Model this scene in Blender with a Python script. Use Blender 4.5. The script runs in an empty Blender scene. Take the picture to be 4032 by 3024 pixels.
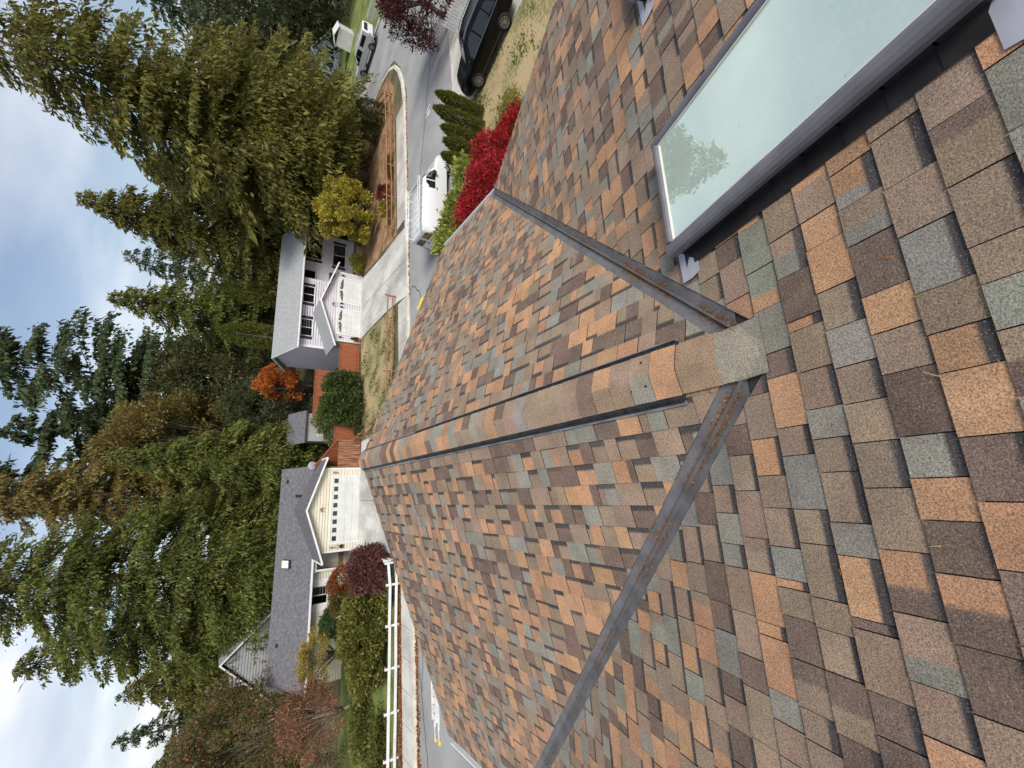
import bpy, bmesh, math, random
import numpy as np
from mathutils import Vector, Matrix
R_ = random.Random(7)
rad = math.radians
sc = bpy.context.scene
col = sc.collection

# ---------------------------------------------------------------- camera, world, sun, exposure
GZ = 7.3                                   # height of the ridge junction above the ground
K = 1.9
fpx, th, ro, ya, ccx, ccy = 1668.577, 0.590889, -0.113339, 0.291064, -0.287794, -0.429756
fw = Vector((math.sin(ya)*math.cos(th), math.cos(ya)*math.cos(th), -math.sin(th)))
r0 = Vector((math.cos(ya), -math.sin(ya), 0)); d0 = fw.cross(r0)
CR = math.cos(ro)*r0 + math.sin(ro)*d0      # right in the upright view
CD = -math.sin(ro)*r0 + math.cos(ro)*d0     # down in the upright view
CAM = Vector((ccx*K, ccy*K, GZ + K))
cd = bpy.data.cameras.new('camera'); cam = bpy.data.objects.new('camera', cd); col.objects.link(cam)
mw = Matrix.Identity(4)
for i in range(3):
    mw[i][0] = CD[i]; mw[i][1] = CR[i]; mw[i][2] = -fw[i]; mw[i][3] = CAM[i]
cam.matrix_world = mw
cd.sensor_width = 36.0; cd.lens = 36.0*fpx/4032; cd.clip_start = 0.05; cd.clip_end = 3000
sc.camera = cam

SUN_AZ, SUN_EL = 2.92, rad(44)
w = bpy.data.worlds.new('World'); sc.world = w; w.use_nodes = True
wn = w.node_tree; wn.nodes.clear()
def wnode(t, **k):
    n = wn.nodes.new(t)
    for a, v in k.items(): setattr(n, a, v)
    return n
sky = wnode('ShaderNodeTexSky', sky_type='NISHITA'); sky.sun_disc = False
sky.sun_elevation = SUN_EL; sky.sun_rotation = SUN_AZ; sky.air_density = 1.0; sky.dust_density = 1.5
tc = wnode('ShaderNodeTexCoord')
sep = wnode('ShaderNodeSeparateXYZ'); wn.links.new(tc.outputs['Generated'], sep.inputs[0])
mx = wnode('ShaderNodeMath', operation='MAXIMUM'); mx.inputs[1].default_value = 0.0; wn.links.new(sep.outputs[2], mx.inputs[0])
ad = wnode('ShaderNodeMath', operation='ADD'); ad.inputs[1].default_value = 0.22; wn.links.new(mx.outputs[0], ad.inputs[0])
dv = wnode('ShaderNodeVectorMath', operation='DIVIDE'); wn.links.new(tc.outputs['Generated'], dv.inputs[0])
cmb = wnode('ShaderNodeCombineXYZ')
for i in range(3): wn.links.new(ad.outputs[0], cmb.inputs[i])
wn.links.new(cmb.outputs[0], dv.inputs[1])
mp = wnode('ShaderNodeMapping'); mp.inputs['Location'].default_value = (3.1, 1.2, 0.0); wn.links.new(dv.outputs[0], mp.inputs[0])
nz = wnode('ShaderNodeTexNoise'); nz.inputs['Scale'].default_value = 0.85; nz.inputs['Detail'].default_value = 5.0; nz.inputs['Roughness'].default_value = 0.48
wn.links.new(mp.outputs[0], nz.inputs['Vector'])
rp = wnode('ShaderNodeValToRGB'); rp.color_ramp.elements[0].position = 0.42; rp.color_ramp.elements[0].color = (0.16,)*3+(1,)
rp.color_ramp.elements[1].position = 0.68; rp.color_ramp.elements[1].color = (1,)*4
wn.links.new(nz.outputs['Fac'], rp.inputs[0])
nz2 = wnode('ShaderNodeTexNoise'); nz2.inputs['Scale'].default_value = 1.4; nz2.inputs['Detail'].default_value = 3.0
wn.links.new(mp.outputs[0], nz2.inputs['Vector'])
cr2 = wnode('ShaderNodeValToRGB'); cr2.color_ramp.elements[0].position = 0.35; cr2.color_ramp.elements[0].color = (5.3, 5.8, 6.8, 1)
cr2.color_ramp.elements[1].position = 0.65; cr2.color_ramp.elements[1].color = (8.6, 8.7, 9.0, 1)
wn.links.new(nz2.outputs['Fac'], cr2.inputs[0])
mxs = wnode('ShaderNodeMix', data_type='RGBA'); wn.links.new(rp.outputs[0], mxs.inputs['Factor'])
wn.links.new(sky.outputs[0], mxs.inputs['A']); wn.links.new(cr2.outputs[0], mxs.inputs['B'])
bg = wnode('ShaderNodeBackground'); bg.inputs['Strength'].default_value = 0.085
wn.links.new(mxs.outputs['Result'], bg.inputs['Color'])
wo = wnode('ShaderNodeOutputWorld'); wn.links.new(bg.outputs[0], wo.inputs['Surface'])

sl = bpy.data.lights.new('sun', 'SUN'); sl.energy = 2.6; sl.angle = rad(24); sl.color = (1.0, 0.95, 0.88)
sun = bpy.data.objects.new('sun', sl); col.objects.link(sun)
sdir = Vector((math.sin(SUN_AZ)*math.cos(SUN_EL), math.cos(SUN_AZ)*math.cos(SUN_EL), math.sin(SUN_EL)))
sun.rotation_euler = sdir.to_track_quat('Z', 'Y').to_euler(); sun.location = (0, -20, 40)
vs = sc.view_settings; vs.view_transform = 'Standard'; vs.look = 'None'; vs.gamma = 1.0; vs.exposure = 0.64; vs.use_curve_mapping = False

# ---------------------------------------------------------------- helpers
class MB:
    """collects polygons with a colour each; build() links them as one mesh object"""
    def __init__(s): s.v = []; s.f = []; s.c = []
    def poly(s, pts, c=None):
        n = len(s.v); s.v.extend([tuple(p) for p in pts]); s.f.append(tuple(range(n, n+len(pts)))); s.c.append(c)
    def grid(s, rows, c=None, close=False):
        n = len(s.v); m = len(rows[0])
        for r in rows: s.v.extend([tuple(p) for p in r])
        for i in range(len(rows)-1):
            for j in range(m if close else m-1):
                a = n+i*m+j; b = n+i*m+(j+1) % m
                s.f.append((a, b, b+m, a+m)); s.c.append(c)
    def box(s, x0, x1, y0, y1, z0, z1, c=None, M=None):
        P = [(x0,y0,z0),(x1,y0,z0),(x1,y1,z0),(x0,y1,z0),(x0,y0,z1),(x1,y0,z1),(x1,y1,z1),(x0,y1,z1)]
        if M is not None: P = [tuple(M @ Vector(p)) for p in P]
        n = len(s.v); s.v.extend(P)
        for q in ((3,2,1,0),(4,5,6,7),(0,1,5,4),(1,2,6,5),(2,3,7,6),(3,0,4,7)):
            s.f.append(tuple(n+i for i in q)); s.c.append(c)
    def prism(s, pts, vec, c=None):
        """closed polygon pts swept by vec"""
        a = [Vector(p) for p in pts]; v = Vector(vec); b = [p+v for p in a]
        n = len(a)
        s.poly(a[::-1], c); s.poly(b, c)
        for i in range(n): s.poly([a[i], a[(i+1) % n], b[(i+1) % n], b[i]], c)
    def tube(s, pts, rads, n=8, c=None, cap=True):
        pts = [Vector(p) for p in pts]; rings = []
        for i, p in enumerate(pts):
            d = (pts[min(i+1, len(pts)-1)]-pts[max(i-1, 0)]).normalized()
            u = d.cross(Vector((0.13, 0.31, 0.94) if abs(d.z) < .95 else (1, 0, 0))).normalized(); q = d.cross(u)
            r = rads[i] if isinstance(rads, (list, tuple)) else rads
            rings.append([p+(u*math.cos(a)+q*math.sin(a))*r for a in [2*math.pi*k/n for k in range(n)]])
        s.grid(rings, c, close=True)
        if cap: s.poly(rings[0][::-1], c); s.poly(rings[-1], c)
    def build(s, name, mat, parent=None, smooth=False, loc=None):
        me = bpy.data.meshes.new(name); me.from_pydata(s.v, [], s.f)
        if any(c is not None for c in s.c):
            at = me.color_attributes.new('col', 'FLOAT_COLOR', 'CORNER')
            arr = np.ones((len(me.loops), 4), np.float32); k = 0
            for f, c in zip(s.f, s.c):
                L = len(f)
                if c is not None:
                    if hasattr(c[0], '__len__'):
                        for j in range(L): arr[k+j, :3] = c[j]
                    else: arr[k:k+L, :3] = c
                k += L
            at.data.foreach_set('color', arr.ravel())
        if smooth: me.polygons.foreach_set('use_smooth', [True]*len(me.polygons))
        me.materials.append(mat)
        bm = bmesh.new(); bm.from_mesh(me)
        if not any(c is not None for c in s.c): bmesh.ops.remove_doubles(bm, verts=bm.verts, dist=1e-5)
        bmesh.ops.recalc_face_normals(bm, faces=bm.faces); bm.to_mesh(me); bm.free()
        o = bpy.data.objects.new(name, me); col.objects.link(o)
        if parent: o.parent = parent
        if loc: o.location = loc
        return o
def tag(o, label=None, cat=None, group=None, kind=None):
    if label: o['label'] = label
    if cat: o['category'] = cat
    if group: o['group'] = group
    if kind: o['kind'] = kind
    return o
def thing(name, label, cat, loc=(0,0,0), rz=0, group=None):
    o = bpy.data.objects.new(name, None); col.objects.link(o); o.location = loc; o.rotation_euler = (0,0,rz)
    o.empty_display_size = .2
    return tag(o, label, cat, group)
def copy_tree(o, parent=None):
    c = o.copy(); col.objects.link(c)
    if parent: c.parent = parent
    for ch in [x for x in col.objects if x.parent == o]: copy_tree(ch, c)
    return c

def nodes(name):
    m = bpy.data.materials.new(name); m.use_nodes = True; nt = m.node_tree
    return m, nt, nt.nodes['Principled BSDF']
def mat(name, c, rough=.7, var=.15, scale=4.0, c2=None, bump=0.0, bscale=None, metal=0.0, spec=.4, stretch=None, coat=0.0, detail=5.0, lo=.35, hi=.65, fine=0.0, fscale=14.0):
    """principled surface whose colour drifts between two tones with object-space noise"""
    m, nt, p = nodes(name); L = nt.links.new
    t = nt.nodes.new('ShaderNodeTexCoord'); src = t.outputs['Object']
    if stretch:
        mp_ = nt.nodes.new('ShaderNodeMapping'); mp_.inputs['Scale'].default_value = stretch; L(src, mp_.inputs[0]); src = mp_.outputs[0]
    n = nt.nodes.new('ShaderNodeTexNoise'); n.inputs['Scale'].default_value = scale; n.inputs['Detail'].default_value = detail; L(src, n.inputs['Vector'])
    r = nt.nodes.new('ShaderNodeValToRGB')
    if c2 is None: a = [x*(1-var) for x in c]; b = [min(1, x*(1+var)) for x in c]
    else: a, b = c, c2
    r.color_ramp.elements[0].position = lo; r.color_ramp.elements[0].color = (*a, 1)
    r.color_ramp.elements[1].position = hi; r.color_ramp.elements[1].color = (*b, 1)
    fac = n.outputs['Fac']
    if fine:
        nf = nt.nodes.new('ShaderNodeTexNoise'); nf.inputs['Scale'].default_value = fscale; nf.inputs['Detail'].default_value = 4; nf.inputs['Roughness'].default_value = .65; L(t.outputs['Object'], nf.inputs['Vector'])
        mf = nt.nodes.new('ShaderNodeMath'); mf.operation = 'SUBTRACT'; mf.inputs[1].default_value = .5; L(nf.outputs['Fac'], mf.inputs[0])
        ma = nt.nodes.new('ShaderNodeMath'); ma.operation = 'MULTIPLY_ADD'; ma.inputs[1].default_value = fine; L(mf.outputs[0], ma.inputs[0]); L(fac, ma.inputs[2]); fac = ma.outputs[0]
    L(fac, r.inputs[0]); L(r.outputs[0], p.inputs['Base Color'])
    p.inputs['Roughness'].default_value = rough; p.inputs['Metallic'].default_value = metal
    p.inputs['Specular IOR Level'].default_value = spec; p.inputs['Coat Weight'].default_value = coat
    if bump:
        n2 = nt.nodes.new('ShaderNodeTexNoise'); n2.inputs['Scale'].default_value = bscale or scale*6; n2.inputs['Detail'].default_value = 4; L(src, n2.inputs['Vector'])
        b_ = nt.nodes.new('ShaderNodeBump'); b_.inputs['Strength'].default_value = bump; b_.inputs['Distance'].default_value = .02; L(n2.outputs['Fac'], b_.inputs['Height']); L(b_.outputs[0], p.inputs['Normal'])
    return m
def attr_mat(name, rough=.8, transl=0.0, spec=.3, grain=None):
    """colour from the mesh's own 'col' attribute; grain adds mineral granules"""
    m, nt, p = nodes(name); L = nt.links.new
    a = nt.nodes.new('ShaderNodeAttribute'); a.attribute_name = 'col'; c = a.outputs['Color']
    p.inputs['Roughness'].default_value = rough; p.inputs['Specular IOR Level'].default_value = spec
    if grain:
        g = nt.nodes.new('ShaderNodeNewGeometry'); pos = g.outputs['Position']
        n1 = nt.nodes.new('ShaderNodeTexNoise'); n1.inputs['Scale'].default_value = grain; n1.inputs['Detail'].default_value = 3; n1.inputs['Roughness'].default_value = .7; L(pos, n1.inputs['Vector'])
        r1 = nt.nodes.new('ShaderNodeValToRGB'); r1.color_ramp.elements[0].position = .33; r1.color_ramp.elements[0].color = (.42,.41,.41,1)
        r1.color_ramp.elements[1].position = .68; r1.color_ramp.elements[1].color = (1.72,1.68,1.62,1); L(n1.outputs['Fac'], r1.inputs[0])
        mm = nt.nodes.new('ShaderNodeMix'); mm.data_type = 'RGBA'; mm.blend_type = 'MULTIPLY'; mm.inputs['Factor'].default_value = 1; L(c, mm.inputs['A']); L(r1.outputs[0], mm.inputs['B'])
        n2 = nt.nodes.new('ShaderNodeTexNoise'); n2.inputs['Scale'].default_value = 5; n2.inputs['Detail'].default_value = 4; L(pos, n2.inputs['Vector'])
        r2 = nt.nodes.new('ShaderNodeValToRGB'); r2.color_ramp.elements[0].position = .3; r2.color_ramp.elements[0].color = (.82,.82,.82,1)
        r2.color_ramp.elements[1].position = .7; r2.color_ramp.elements[1].color = (1.16,1.14,1.12,1); L(n2.outputs['Fac'], r2.inputs[0])
        m2 = nt.nodes.new('ShaderNodeMix'); m2.data_type = 'RGBA'; m2.blend_type = 'MULTIPLY'; m2.inputs['Factor'].default_value = 1; L(mm.outputs['Result'], m2.inputs['A']); L(r2.outputs[0], m2.inputs['B'])
        n4 = nt.nodes.new('ShaderNodeTexNoise'); n4.inputs['Scale'].default_value = 17; n4.inputs['Detail'].default_value = 6; n4.inputs['Roughness'].default_value = .7; L(pos, n4.inputs['Vector'])
        r4 = nt.nodes.new('ShaderNodeValToRGB'); r4.color_ramp.elements[0].position = .40; r4.color_ramp.elements[0].color = (0,0,0,1); r4.color_ramp.elements[1].position = .68; r4.color_ramp.elements[1].color = (.34,.34,.34,1); L(n4.outputs['Fac'], r4.inputs[0])
        lum = nt.nodes.new('ShaderNodeRGBToBW'); L(c, lum.inputs[0])
        gt = nt.nodes.new('ShaderNodeMath'); gt.operation = 'GREATER_THAN'; gt.inputs[1].default_value = .065; L(lum.outputs[0], gt.inputs[0])
        mf_ = nt.nodes.new('ShaderNodeMath'); mf_.operation = 'MULTIPLY'; L(r4.outputs[0], mf_.inputs[0]); L(gt.outputs[0], mf_.inputs[1])
        mb_ = nt.nodes.new('ShaderNodeMix'); mb_.data_type = 'RGBA'; L(mf_.outputs[0], mb_.inputs['Factor']); L(c, mb_.inputs['A']); mb_.inputs['B'].default_value = (.205,.152,.112,1)
        L(mb_.outputs['Result'], mm.inputs['A'])
        n3 = nt.nodes.new('ShaderNodeTexVoronoi'); n3.inputs['Scale'].default_value = grain*.55; L(pos, n3.inputs['Vector'])
        r3 = nt.nodes.new('ShaderNodeValToRGB'); r3.color_ramp.elements[0].position = .10; r3.color_ramp.elements[0].color = (.55,.55,.55,1)
        r3.color_ramp.elements[1].position = .22; r3.color_ramp.elements[1].color = (0,0,0,1); L(n3.outputs['Distance'], r3.inputs[0])
        m3 = nt.nodes.new('ShaderNodeMix'); m3.data_type = 'RGBA'; L(r3.outputs[0], m3.inputs['Factor']); L(m2.outputs['Result'], m3.inputs['A']); m3.inputs['B'].default_value = (.5,.42,.34,1)
        c = m3.outputs['Result']
        b_ = nt.nodes.new('ShaderNodeBump'); b_.inputs['Strength'].default_value = .35; b_.inputs['Distance'].default_value = .003; L(n1.outputs['Fac'], b_.inputs['Height']); L(b_.outputs[0], p.inputs['Normal'])
    L(c, p.inputs['Base Color'])
    if transl:
        t = nt.nodes.new('ShaderNodeBsdfTranslucent'); L(c, t.inputs['Color'])
        x = nt.nodes.new('ShaderNodeMixShader'); x.inputs[0].default_value = transl
        L(p.outputs[0], x.inputs[1]); L(t.outputs[0], x.inputs[2]); L(x.outputs[0], nt.nodes['Material Output'].inputs['Surface'])
    return m

M = {}
M['shingle'] = attr_mat('asphalt_shingle', rough=.9, spec=.25, grain=200)
M['leaf'] = attr_mat('foliage', rough=.6, transl=.38, spec=.3)
M['bark'] = mat('bark', (.05,.04,.03), .9, scale=3, c2=(.13,.105,.085), stretch=(6,6,1), bump=.5)
M['barkred'] = mat('bark_red', (.06,.035,.025), .9, scale=3, c2=(.14,.085,.06), stretch=(6,6,1), bump=.5)
M['twig'] = mat('twig', (.20,.15,.12), .9, scale=6, c2=(.3,.25,.2))
M['flash'] = mat('painted_flashing', (.085,.08,.08), .42, scale=7, c2=(.135,.128,.13), spec=.5, detail=8)
M['flash_dk'] = mat('vent_flange_grey', (.12,.125,.13), .5, scale=9, c2=(.22,.225,.23))
M['flash_lt'] = mat('pale_flashing', (.36,.36,.40), .38, scale=5, c2=(.45,.45,.5), metal=.2)
M['frame'] = mat('skylight_cladding', (.115,.109,.12), .33, scale=8, c2=(.155,.147,.16), spec=.5)
M['blackmetal'] = mat('black_step_flashing', (.010,.0095,.0095), .5, scale=9, c2=(.022,.02,.02))
M['vent'] = mat('black_plastic', (.012,.012,.013), .5, scale=20, c2=(.03,.03,.032))
M['white'] = mat('white_paint', (.62,.62,.62), .45, scale=2, c2=(.70,.70,.70))
M['whitetrim'] = mat('white_trim', (.60,.60,.60), .5, scale=3, c2=(.70,.70,.69))
M['deck'] = mat('roof_felt', (.03,.03,.03), .9)
M['seal'] = mat('cream_seal', (.6,.58,.52), .5)
M['beige'] = mat('beige_siding', (.5,.45,.38), .7)
M['lilac'] = mat('pale_lilac_siding', (.53,.50,.545), .6, scale=.8, c2=(.60,.575,.615))
M['lilacsmooth'] = mat('pale_lilac_panel', (.60,.58,.64), .7, scale=.5, c2=(.66,.64,.70))
M['cream'] = mat('cream_siding', (.60,.56,.44), .6, scale=.8, c2=(.67,.63,.51))
M['greysid'] = mat('grey_siding', (.27,.275,.285), .7, scale=.8, c2=(.33,.335,.345))
M['roofgrey'] = mat('pale_grey_shingles', (.20,.21,.215), .9, scale=8, c2=(.36,.37,.38), detail=6, lo=.3, hi=.7, bump=.5, bscale=9)
M['roofdark'] = mat('slate_grey_shingles', (.075,.073,.082), .85, scale=5, c2=(.155,.152,.165), detail=6, lo=.3, hi=.7, bump=.4, bscale=9)
M['winglass'] = mat('window_glass', (.012,.014,.014), .05, spec=.8, scale=.7, c2=(.05,.055,.05))
M['blind'] = mat('blind_behind_glass', (.20,.22,.20), .08, spec=.8, scale=.7, c2=(.30,.32,.30))
M['shutter'] = mat('dark_shutter', (.025,.022,.026), .6)
M['trimdk'] = mat('dark_trim', (.02,.02,.022), .6)
M['gdoor'] = mat('garage_door_white', (.52,.53,.52), .5, scale=1.5, c2=(.60,.61,.59))
M['redwood'] = mat('stained_cedar_fence', (.20,.055,.024), .7, scale=2.5, c2=(.32,.105,.045), stretch=(6,6,.6), bump=.3)
M['weathered'] = mat('weathered_cedar_fence', (.10,.035,.018), .8, scale=2.2, c2=(.36,.17,.09), stretch=(5,5,.5), bump=.3)
M['railwood'] = mat('brown_rail_wood', (.20,.088,.045), .75, scale=3, c2=(.32,.155,.085), stretch=(1,1,3))
M['asphalt'] = mat('asphalt', (.225,.224,.222), .9, scale=.35, c2=(.31,.308,.303), bump=.25, bscale=60, detail=8, fine=.5, fscale=20)
M['asphalt2'] = mat('driveway_asphalt', (.15,.15,.15), .9, scale=.6, c2=(.215,.212,.205), bump=.25, bscale=60, detail=8)
M['conc'] = mat('concrete', (.35,.335,.30), .85, scale=.55, c2=(.52,.505,.46), bump=.15, bscale=30, detail=9, fine=.5, fscale=8)
M['conc2'] = mat('pale_concrete', (.31,.30,.28), .85, scale=.6, c2=(.58,.565,.525), bump=.15, bscale=30, detail=9, fine=.6, fscale=5, stretch=(1,.45,1))
M['curb'] = mat('curb_concrete', (.42,.38,.31), .85, scale=2, c2=(.58,.54,.46), bump=.2)
M['drygrass'] = mat('dry_lawn', (.10,.115,.03), .95, scale=.55, c2=(.36,.275,.15), bump=.9, bscale=14, detail=12, lo=.30, hi=.58, fine=1.0, fscale=7)
M['grass'] = mat('green_lawn', (.07,.12,.02), .95, scale=.7, c2=(.20,.21,.06), bump=.8, bscale=14, detail=10, fine=.8, fscale=7)
M['bark_mulch'] = mat('needle_mulch', (.15,.075,.035), .95, scale=1.1, c2=(.34,.215,.11), bump=.8, bscale=14, detail=12, fine=.9, fscale=6)
M['soil'] = mat('forest_floor', (.06,.05,.025), .95, scale=.5, c2=(.14,.12,.06), bump=.6, bscale=8, fine=.8, fscale=5)
M['tyre'] = mat('tyre_rubber', (.012,.012,.012), .8)
M['rim'] = mat('alloy_rim', (.35,.35,.36), .3, metal=.8)
M['vanwhite'] = mat('white_car_paint', (.60,.605,.62), .22, var=.02, coat=.6)
M['black_paint'] = mat('black_car_paint', (.004,.004,.005), .18, var=.1, coat=.10, spec=.18)
M['carglass'] = mat('car_glass', (.008,.01,.011), .03, spec=.9)
M['blacktrim'] = mat('black_plastic_trim', (.02,.02,.02), .6)
M['redlamp'] = mat('red_tail_lamp', (.45,.01,.008), .15, coat=1)
M['lamp'] = mat('clear_lamp', (.6,.6,.6), .1, coat=1)
M['alu'] = mat('aluminium', (.66,.66,.66), .4, metal=.1)
M['yellowplastic'] = mat('yellow_plastic', (.75,.55,.06), .5)
M['needle'] = attr_mat('needles', rough=.7)
M['yellowpaint'] = mat('yellow_marking_paint', (.75,.52,.05), .8, var=.1)
M['whitepaint'] = mat('white_marking_paint', (.75,.75,.75), .8)
M['copper'] = mat('brass_lamp', (.45,.28,.12), .4, metal=.5)
M['dish'] = mat('grey_dish', (.30,.295,.32), .4)
M['blue'] = mat('blue_grey_siding', (.36,.43,.52), .7)
M['purple'] = mat('dark_plum_door', (.03,.02,.04), .4)
M['stone'] = mat('path_stone', (.22,.21,.2), .9, c2=(.33,.32,.31))
M['tar'] = mat('crack_tar', (.03,.032,.036), .7)
M['pot'] = mat('terracotta_pot', (.35,.10,.04), .8)
def glass_mat():
    m, nt, p = nodes('coated_skylight_glass'); L = nt.links.new
    p.inputs['Base Color'].default_value = (.52,.63,.575,1); p.inputs['Roughness'].default_value = .25
    n = nt.nodes.new('ShaderNodeTexNoise'); n.inputs['Scale'].default_value = 1.3; t = nt.nodes.new('ShaderNodeTexCoord'); L(t.outputs['Object'], n.inputs['Vector'])
    r = nt.nodes.new('ShaderNodeValToRGB'); r.color_ramp.elements[0].color = (.55,.66,.56,1); r.color_ramp.elements[1].color = (.64,.75,.64,1); L(n.outputs['Fac'], r.inputs[0]); L(r.outputs[0], p.inputs['Base Color'])
    g = nt.nodes.new('ShaderNodeBsdfGlossy'); g.inputs['Roughness'].default_value = .012; g.inputs['Color'].default_value = (.90,1.0,.86,1)
    x = nt.nodes.new('ShaderNodeMixShader'); x.inputs[0].default_value = .45
    d1 = nt.nodes.new('ShaderNodeTexNoise'); d1.inputs['Scale'].default_value = 38; d1.inputs['Detail'].default_value = 8; d1.inputs['Roughness'].default_value = .75; L(t.outputs['Object'], d1.inputs['Vector'])
    d2 = nt.nodes.new('ShaderNodeValToRGB'); d2.color_ramp.elements[0].position = .42; d2.color_ramp.elements[0].color = (.46,)*3+(1,); d2.color_ramp.elements[1].position = .72; d2.color_ramp.elements[1].color = (.36,)*3+(1,); L(d1.outputs['Fac'], d2.inputs[0]); L(d2.outputs[0], x.inputs[0])
    d3 = nt.nodes.new('ShaderNodeTexVoronoi'); d3.inputs['Scale'].default_value = 14; L(t.outputs['Object'], d3.inputs['Vector'])
    d4 = nt.nodes.new('ShaderNodeValToRGB'); d4.color_ramp.elements[0].position = .035; d4.color_ramp.elements[0].color = (.25,.26,.22,1); d4.color_ramp.elements[1].position = .05; d4.color_ramp.elements[1].color = (1,1,1,1); L(d3.outputs['Distance'], d4.inputs[0])
    d5 = nt.nodes.new('ShaderNodeMix'); d5.data_type = 'RGBA'; d5.blend_type = 'MULTIPLY'; d5.inputs['Factor'].default_value = 1; L(r.outputs[0], d5.inputs['A']); L(d4.outputs[0], d5.inputs['B']); L(d5.outputs['Result'], p.inputs['Base Color'])
    L(p.outputs[0], x.inputs[1]); L(g.outputs[0], x.inputs[2]); L(x.outputs[0], nt.nodes['Material Output'].inputs['Surface'])
    return m
M['skyglass'] = glass_mat()

# ---------------------------------------------------------------- ground, street, kerbs, drives
def sheet(name, pts, z, m, kind='structure', parent=None, thick=0.0):
    b = MB()
    if thick: b.prism([(x, y, z-thick) for x, y in pts], (0, 0, thick))
    else: b.poly([(x, y, z) for x, y in pts])
    o = b.build(name, m, parent)
    if kind: o['kind'] = kind
    return o
yc = lambda x: 22.85+.064*x            # far kerb line
yn = lambda x: 15.30+.070*x            # near kerb line
sheet('ground', [(-700,-500),(900,-500),(900,1100),(-700,1100)], -.14, M['soil'])
sheet('street', [(-70,-6),(-4.2,-6),(-4.2,yn(-4.2)),(80,yn(80)),(80,yc(46)+1),(45.2,yc(46)),(45.2,95),(36.8,95),(36.8,30),(35.6,27.6),(33.2,26),(29,yc(29)),(-70,yc(-70))], -.126, M['asphalt'])
corner = [(29.0,yc(29)+.2),(32.9,26.25),(35.2,27.8),(36.4,30.2),(36.4,90)]
sheet('far_lots', [(-70,yc(-70)+.2)]+corner+[(36.4,95),(-70,95)], 0, M['soil'], thick=.14)
sheet('corner_lot', [(45.6,yc(46)+.6),(80,yc(46)+1.4),(80,95),(45.6,95)], 0, M['grass'], thick=.14)
sheet('near_lot', [(-4.0,-60),(80,-60),(80,yn(80)-.2),(-4.0,yn(-4)-.2)], 0, M['drygrass'], thick=.14)
# kerb strip with the gutter edge
def kerb(name, line, wd, side):
    b = MB(); out = []
    for i, (x, y) in enumerate(line):
        p, q = line[max(i-1,0)], line[min(i+1,len(line)-1)]
        d = Vector((q[0]-p[0], q[1]-p[1], 0)).normalized(); n = Vector((-d.y, d.x, 0))*side
        P = Vector((x, y, 0)); out.append([P+Vector((0,0,-.135)), P+Vector((0,0,-.01))+n*.03, P+Vector((0,0,.006))+n*.06, P+n*wd+Vector((0,0,.006))])
    b.grid(out); o = b.build(name, M['curb']); o['kind'] = 'structure'; return o
kl = [(x, yc(x)) for x in range(-70, 30, 3)]+[(31.2,25.25),(33.2,26.1),(34.6,27.1),(35.7,28.5),(36.3,30.4),(36.35,34),(36.35,60),(36.35,90)]
kerb('kerb', kl, .32, 1)
kerb('kerb', [(x, yn(x)) for x in range(-4, 80, 4)], .30, -1)
kerb('kerb', [(45.3,93),(45.3,60),(45.3,30),(46.4,27.2),(49,26.6),(80,28)], .3, 1)
# far pavement, in slabs with joints
pv = MB()
x = -60.0
while x < 28:
    if not (11.9 < x < 17.4) and not (-2.6 < x < 1.2):
        a, b_ = x+.012, x+1.5-.012
        pv.prism([(a,yc(a)+.33,-.02),(b_,yc(b_)+.33,-.02),(b_,yc(b_)+1.75,-.02),(a,yc(a)+1.75,-.02)], (0,0,.03))
    x += 1.5
o = pv.build('pavement', M['conc']); o['kind'] = 'structure'
sheet('pavement', [(17.5,yn(17.5)-1.75),(60,yn(60)-1.75),(60,yn(60)-.31),(17.5,yn(17.5)-.31)], .008, M['conc'])
# drives
wd_ = MB()
sp = [(11.9,yc(12)+.02),(17.4,yc(17.4)+.02)]
rows = [((11.95,23.65),(17.3,24.0)),((12.2,25.4),(17.5,25.7)),((12.45,28.4),(17.6,28.7)),((12.5,31.5),(17.9,31.7)),((12.5,34.66),(18.3,34.66))]
for i in range(4):
    for j in range(2):
        lerp = lambda P, t: (P[0][0]+(P[1][0]-P[0][0])*t, P[0][1]+(P[1][1]-P[0][1])*t)
        q = [lerp(rows[i], j*.5+.004), lerp(rows[i], j*.5+.496), lerp(rows[i+1], j*.5+.496), lerp(rows[i+1], j*.5+.004)]
        q[0] = (q[0][0], q[0][1]+.012); q[1] = (q[1][0], q[1][1]+.012)
        wd_.prism([(a, c, -.03) for a, c in q], (0,0,.045))
o = wd_.build('driveway', M['conc2']); o['kind'] = 'structure'
yd = MB()
for (x0,x1,y0,y1) in ((-4.0,-.9,23.3,28.3),(-.87,3.6,23.3,28.3),(-4.0,-.9,28.33,33.28),(-.87,3.6,28.33,33.28)):
    yd.prism([(x0,y0,-.03),(x1,y0,-.03),(x1,y1,-.03),(x0,y1,-.03)], (0,0,.045))
o = yd.build('driveway', M['conc2']); o['kind'] = 'structure'
sheet('walkway', [(-6.3,33.6),(-4.35,33.6),(-4.35,38),(-6.3,38)], .012, M['conc'])
sheet('driveway', [(20.9,7.5),(27,7.5),(26.2,yn(26)-.28),(19.2,yn(19)-.28),(19.2,14.2)], .012, M['conc'])
sheet('lawn', [(2.9,26.3),(12.2,26.0),(12.4,34.4),(3.65,33.4)], .006, M['drygrass'])
sheet('needle_bed', [(17.7,25.9),(32,27.0),(35.2,29),(35.5,44),(25,44),(24,37),(18.6,34.6)], .006, M['bark_mulch'])
sheet('lawn', [(-60,25.0),(-4.2,25.2),(-4.2,33.2),(-6.4,33.4),(-6.4,36.7),(-60,36.7)], .006, M['grass'])
sheet('planting_bed', [(17.9,29.8),(21,28.0),(23.5,31),(23,37.4),(19.2,37.4),(18.6,34.5)], .010, M['bark_mulch'])

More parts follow.
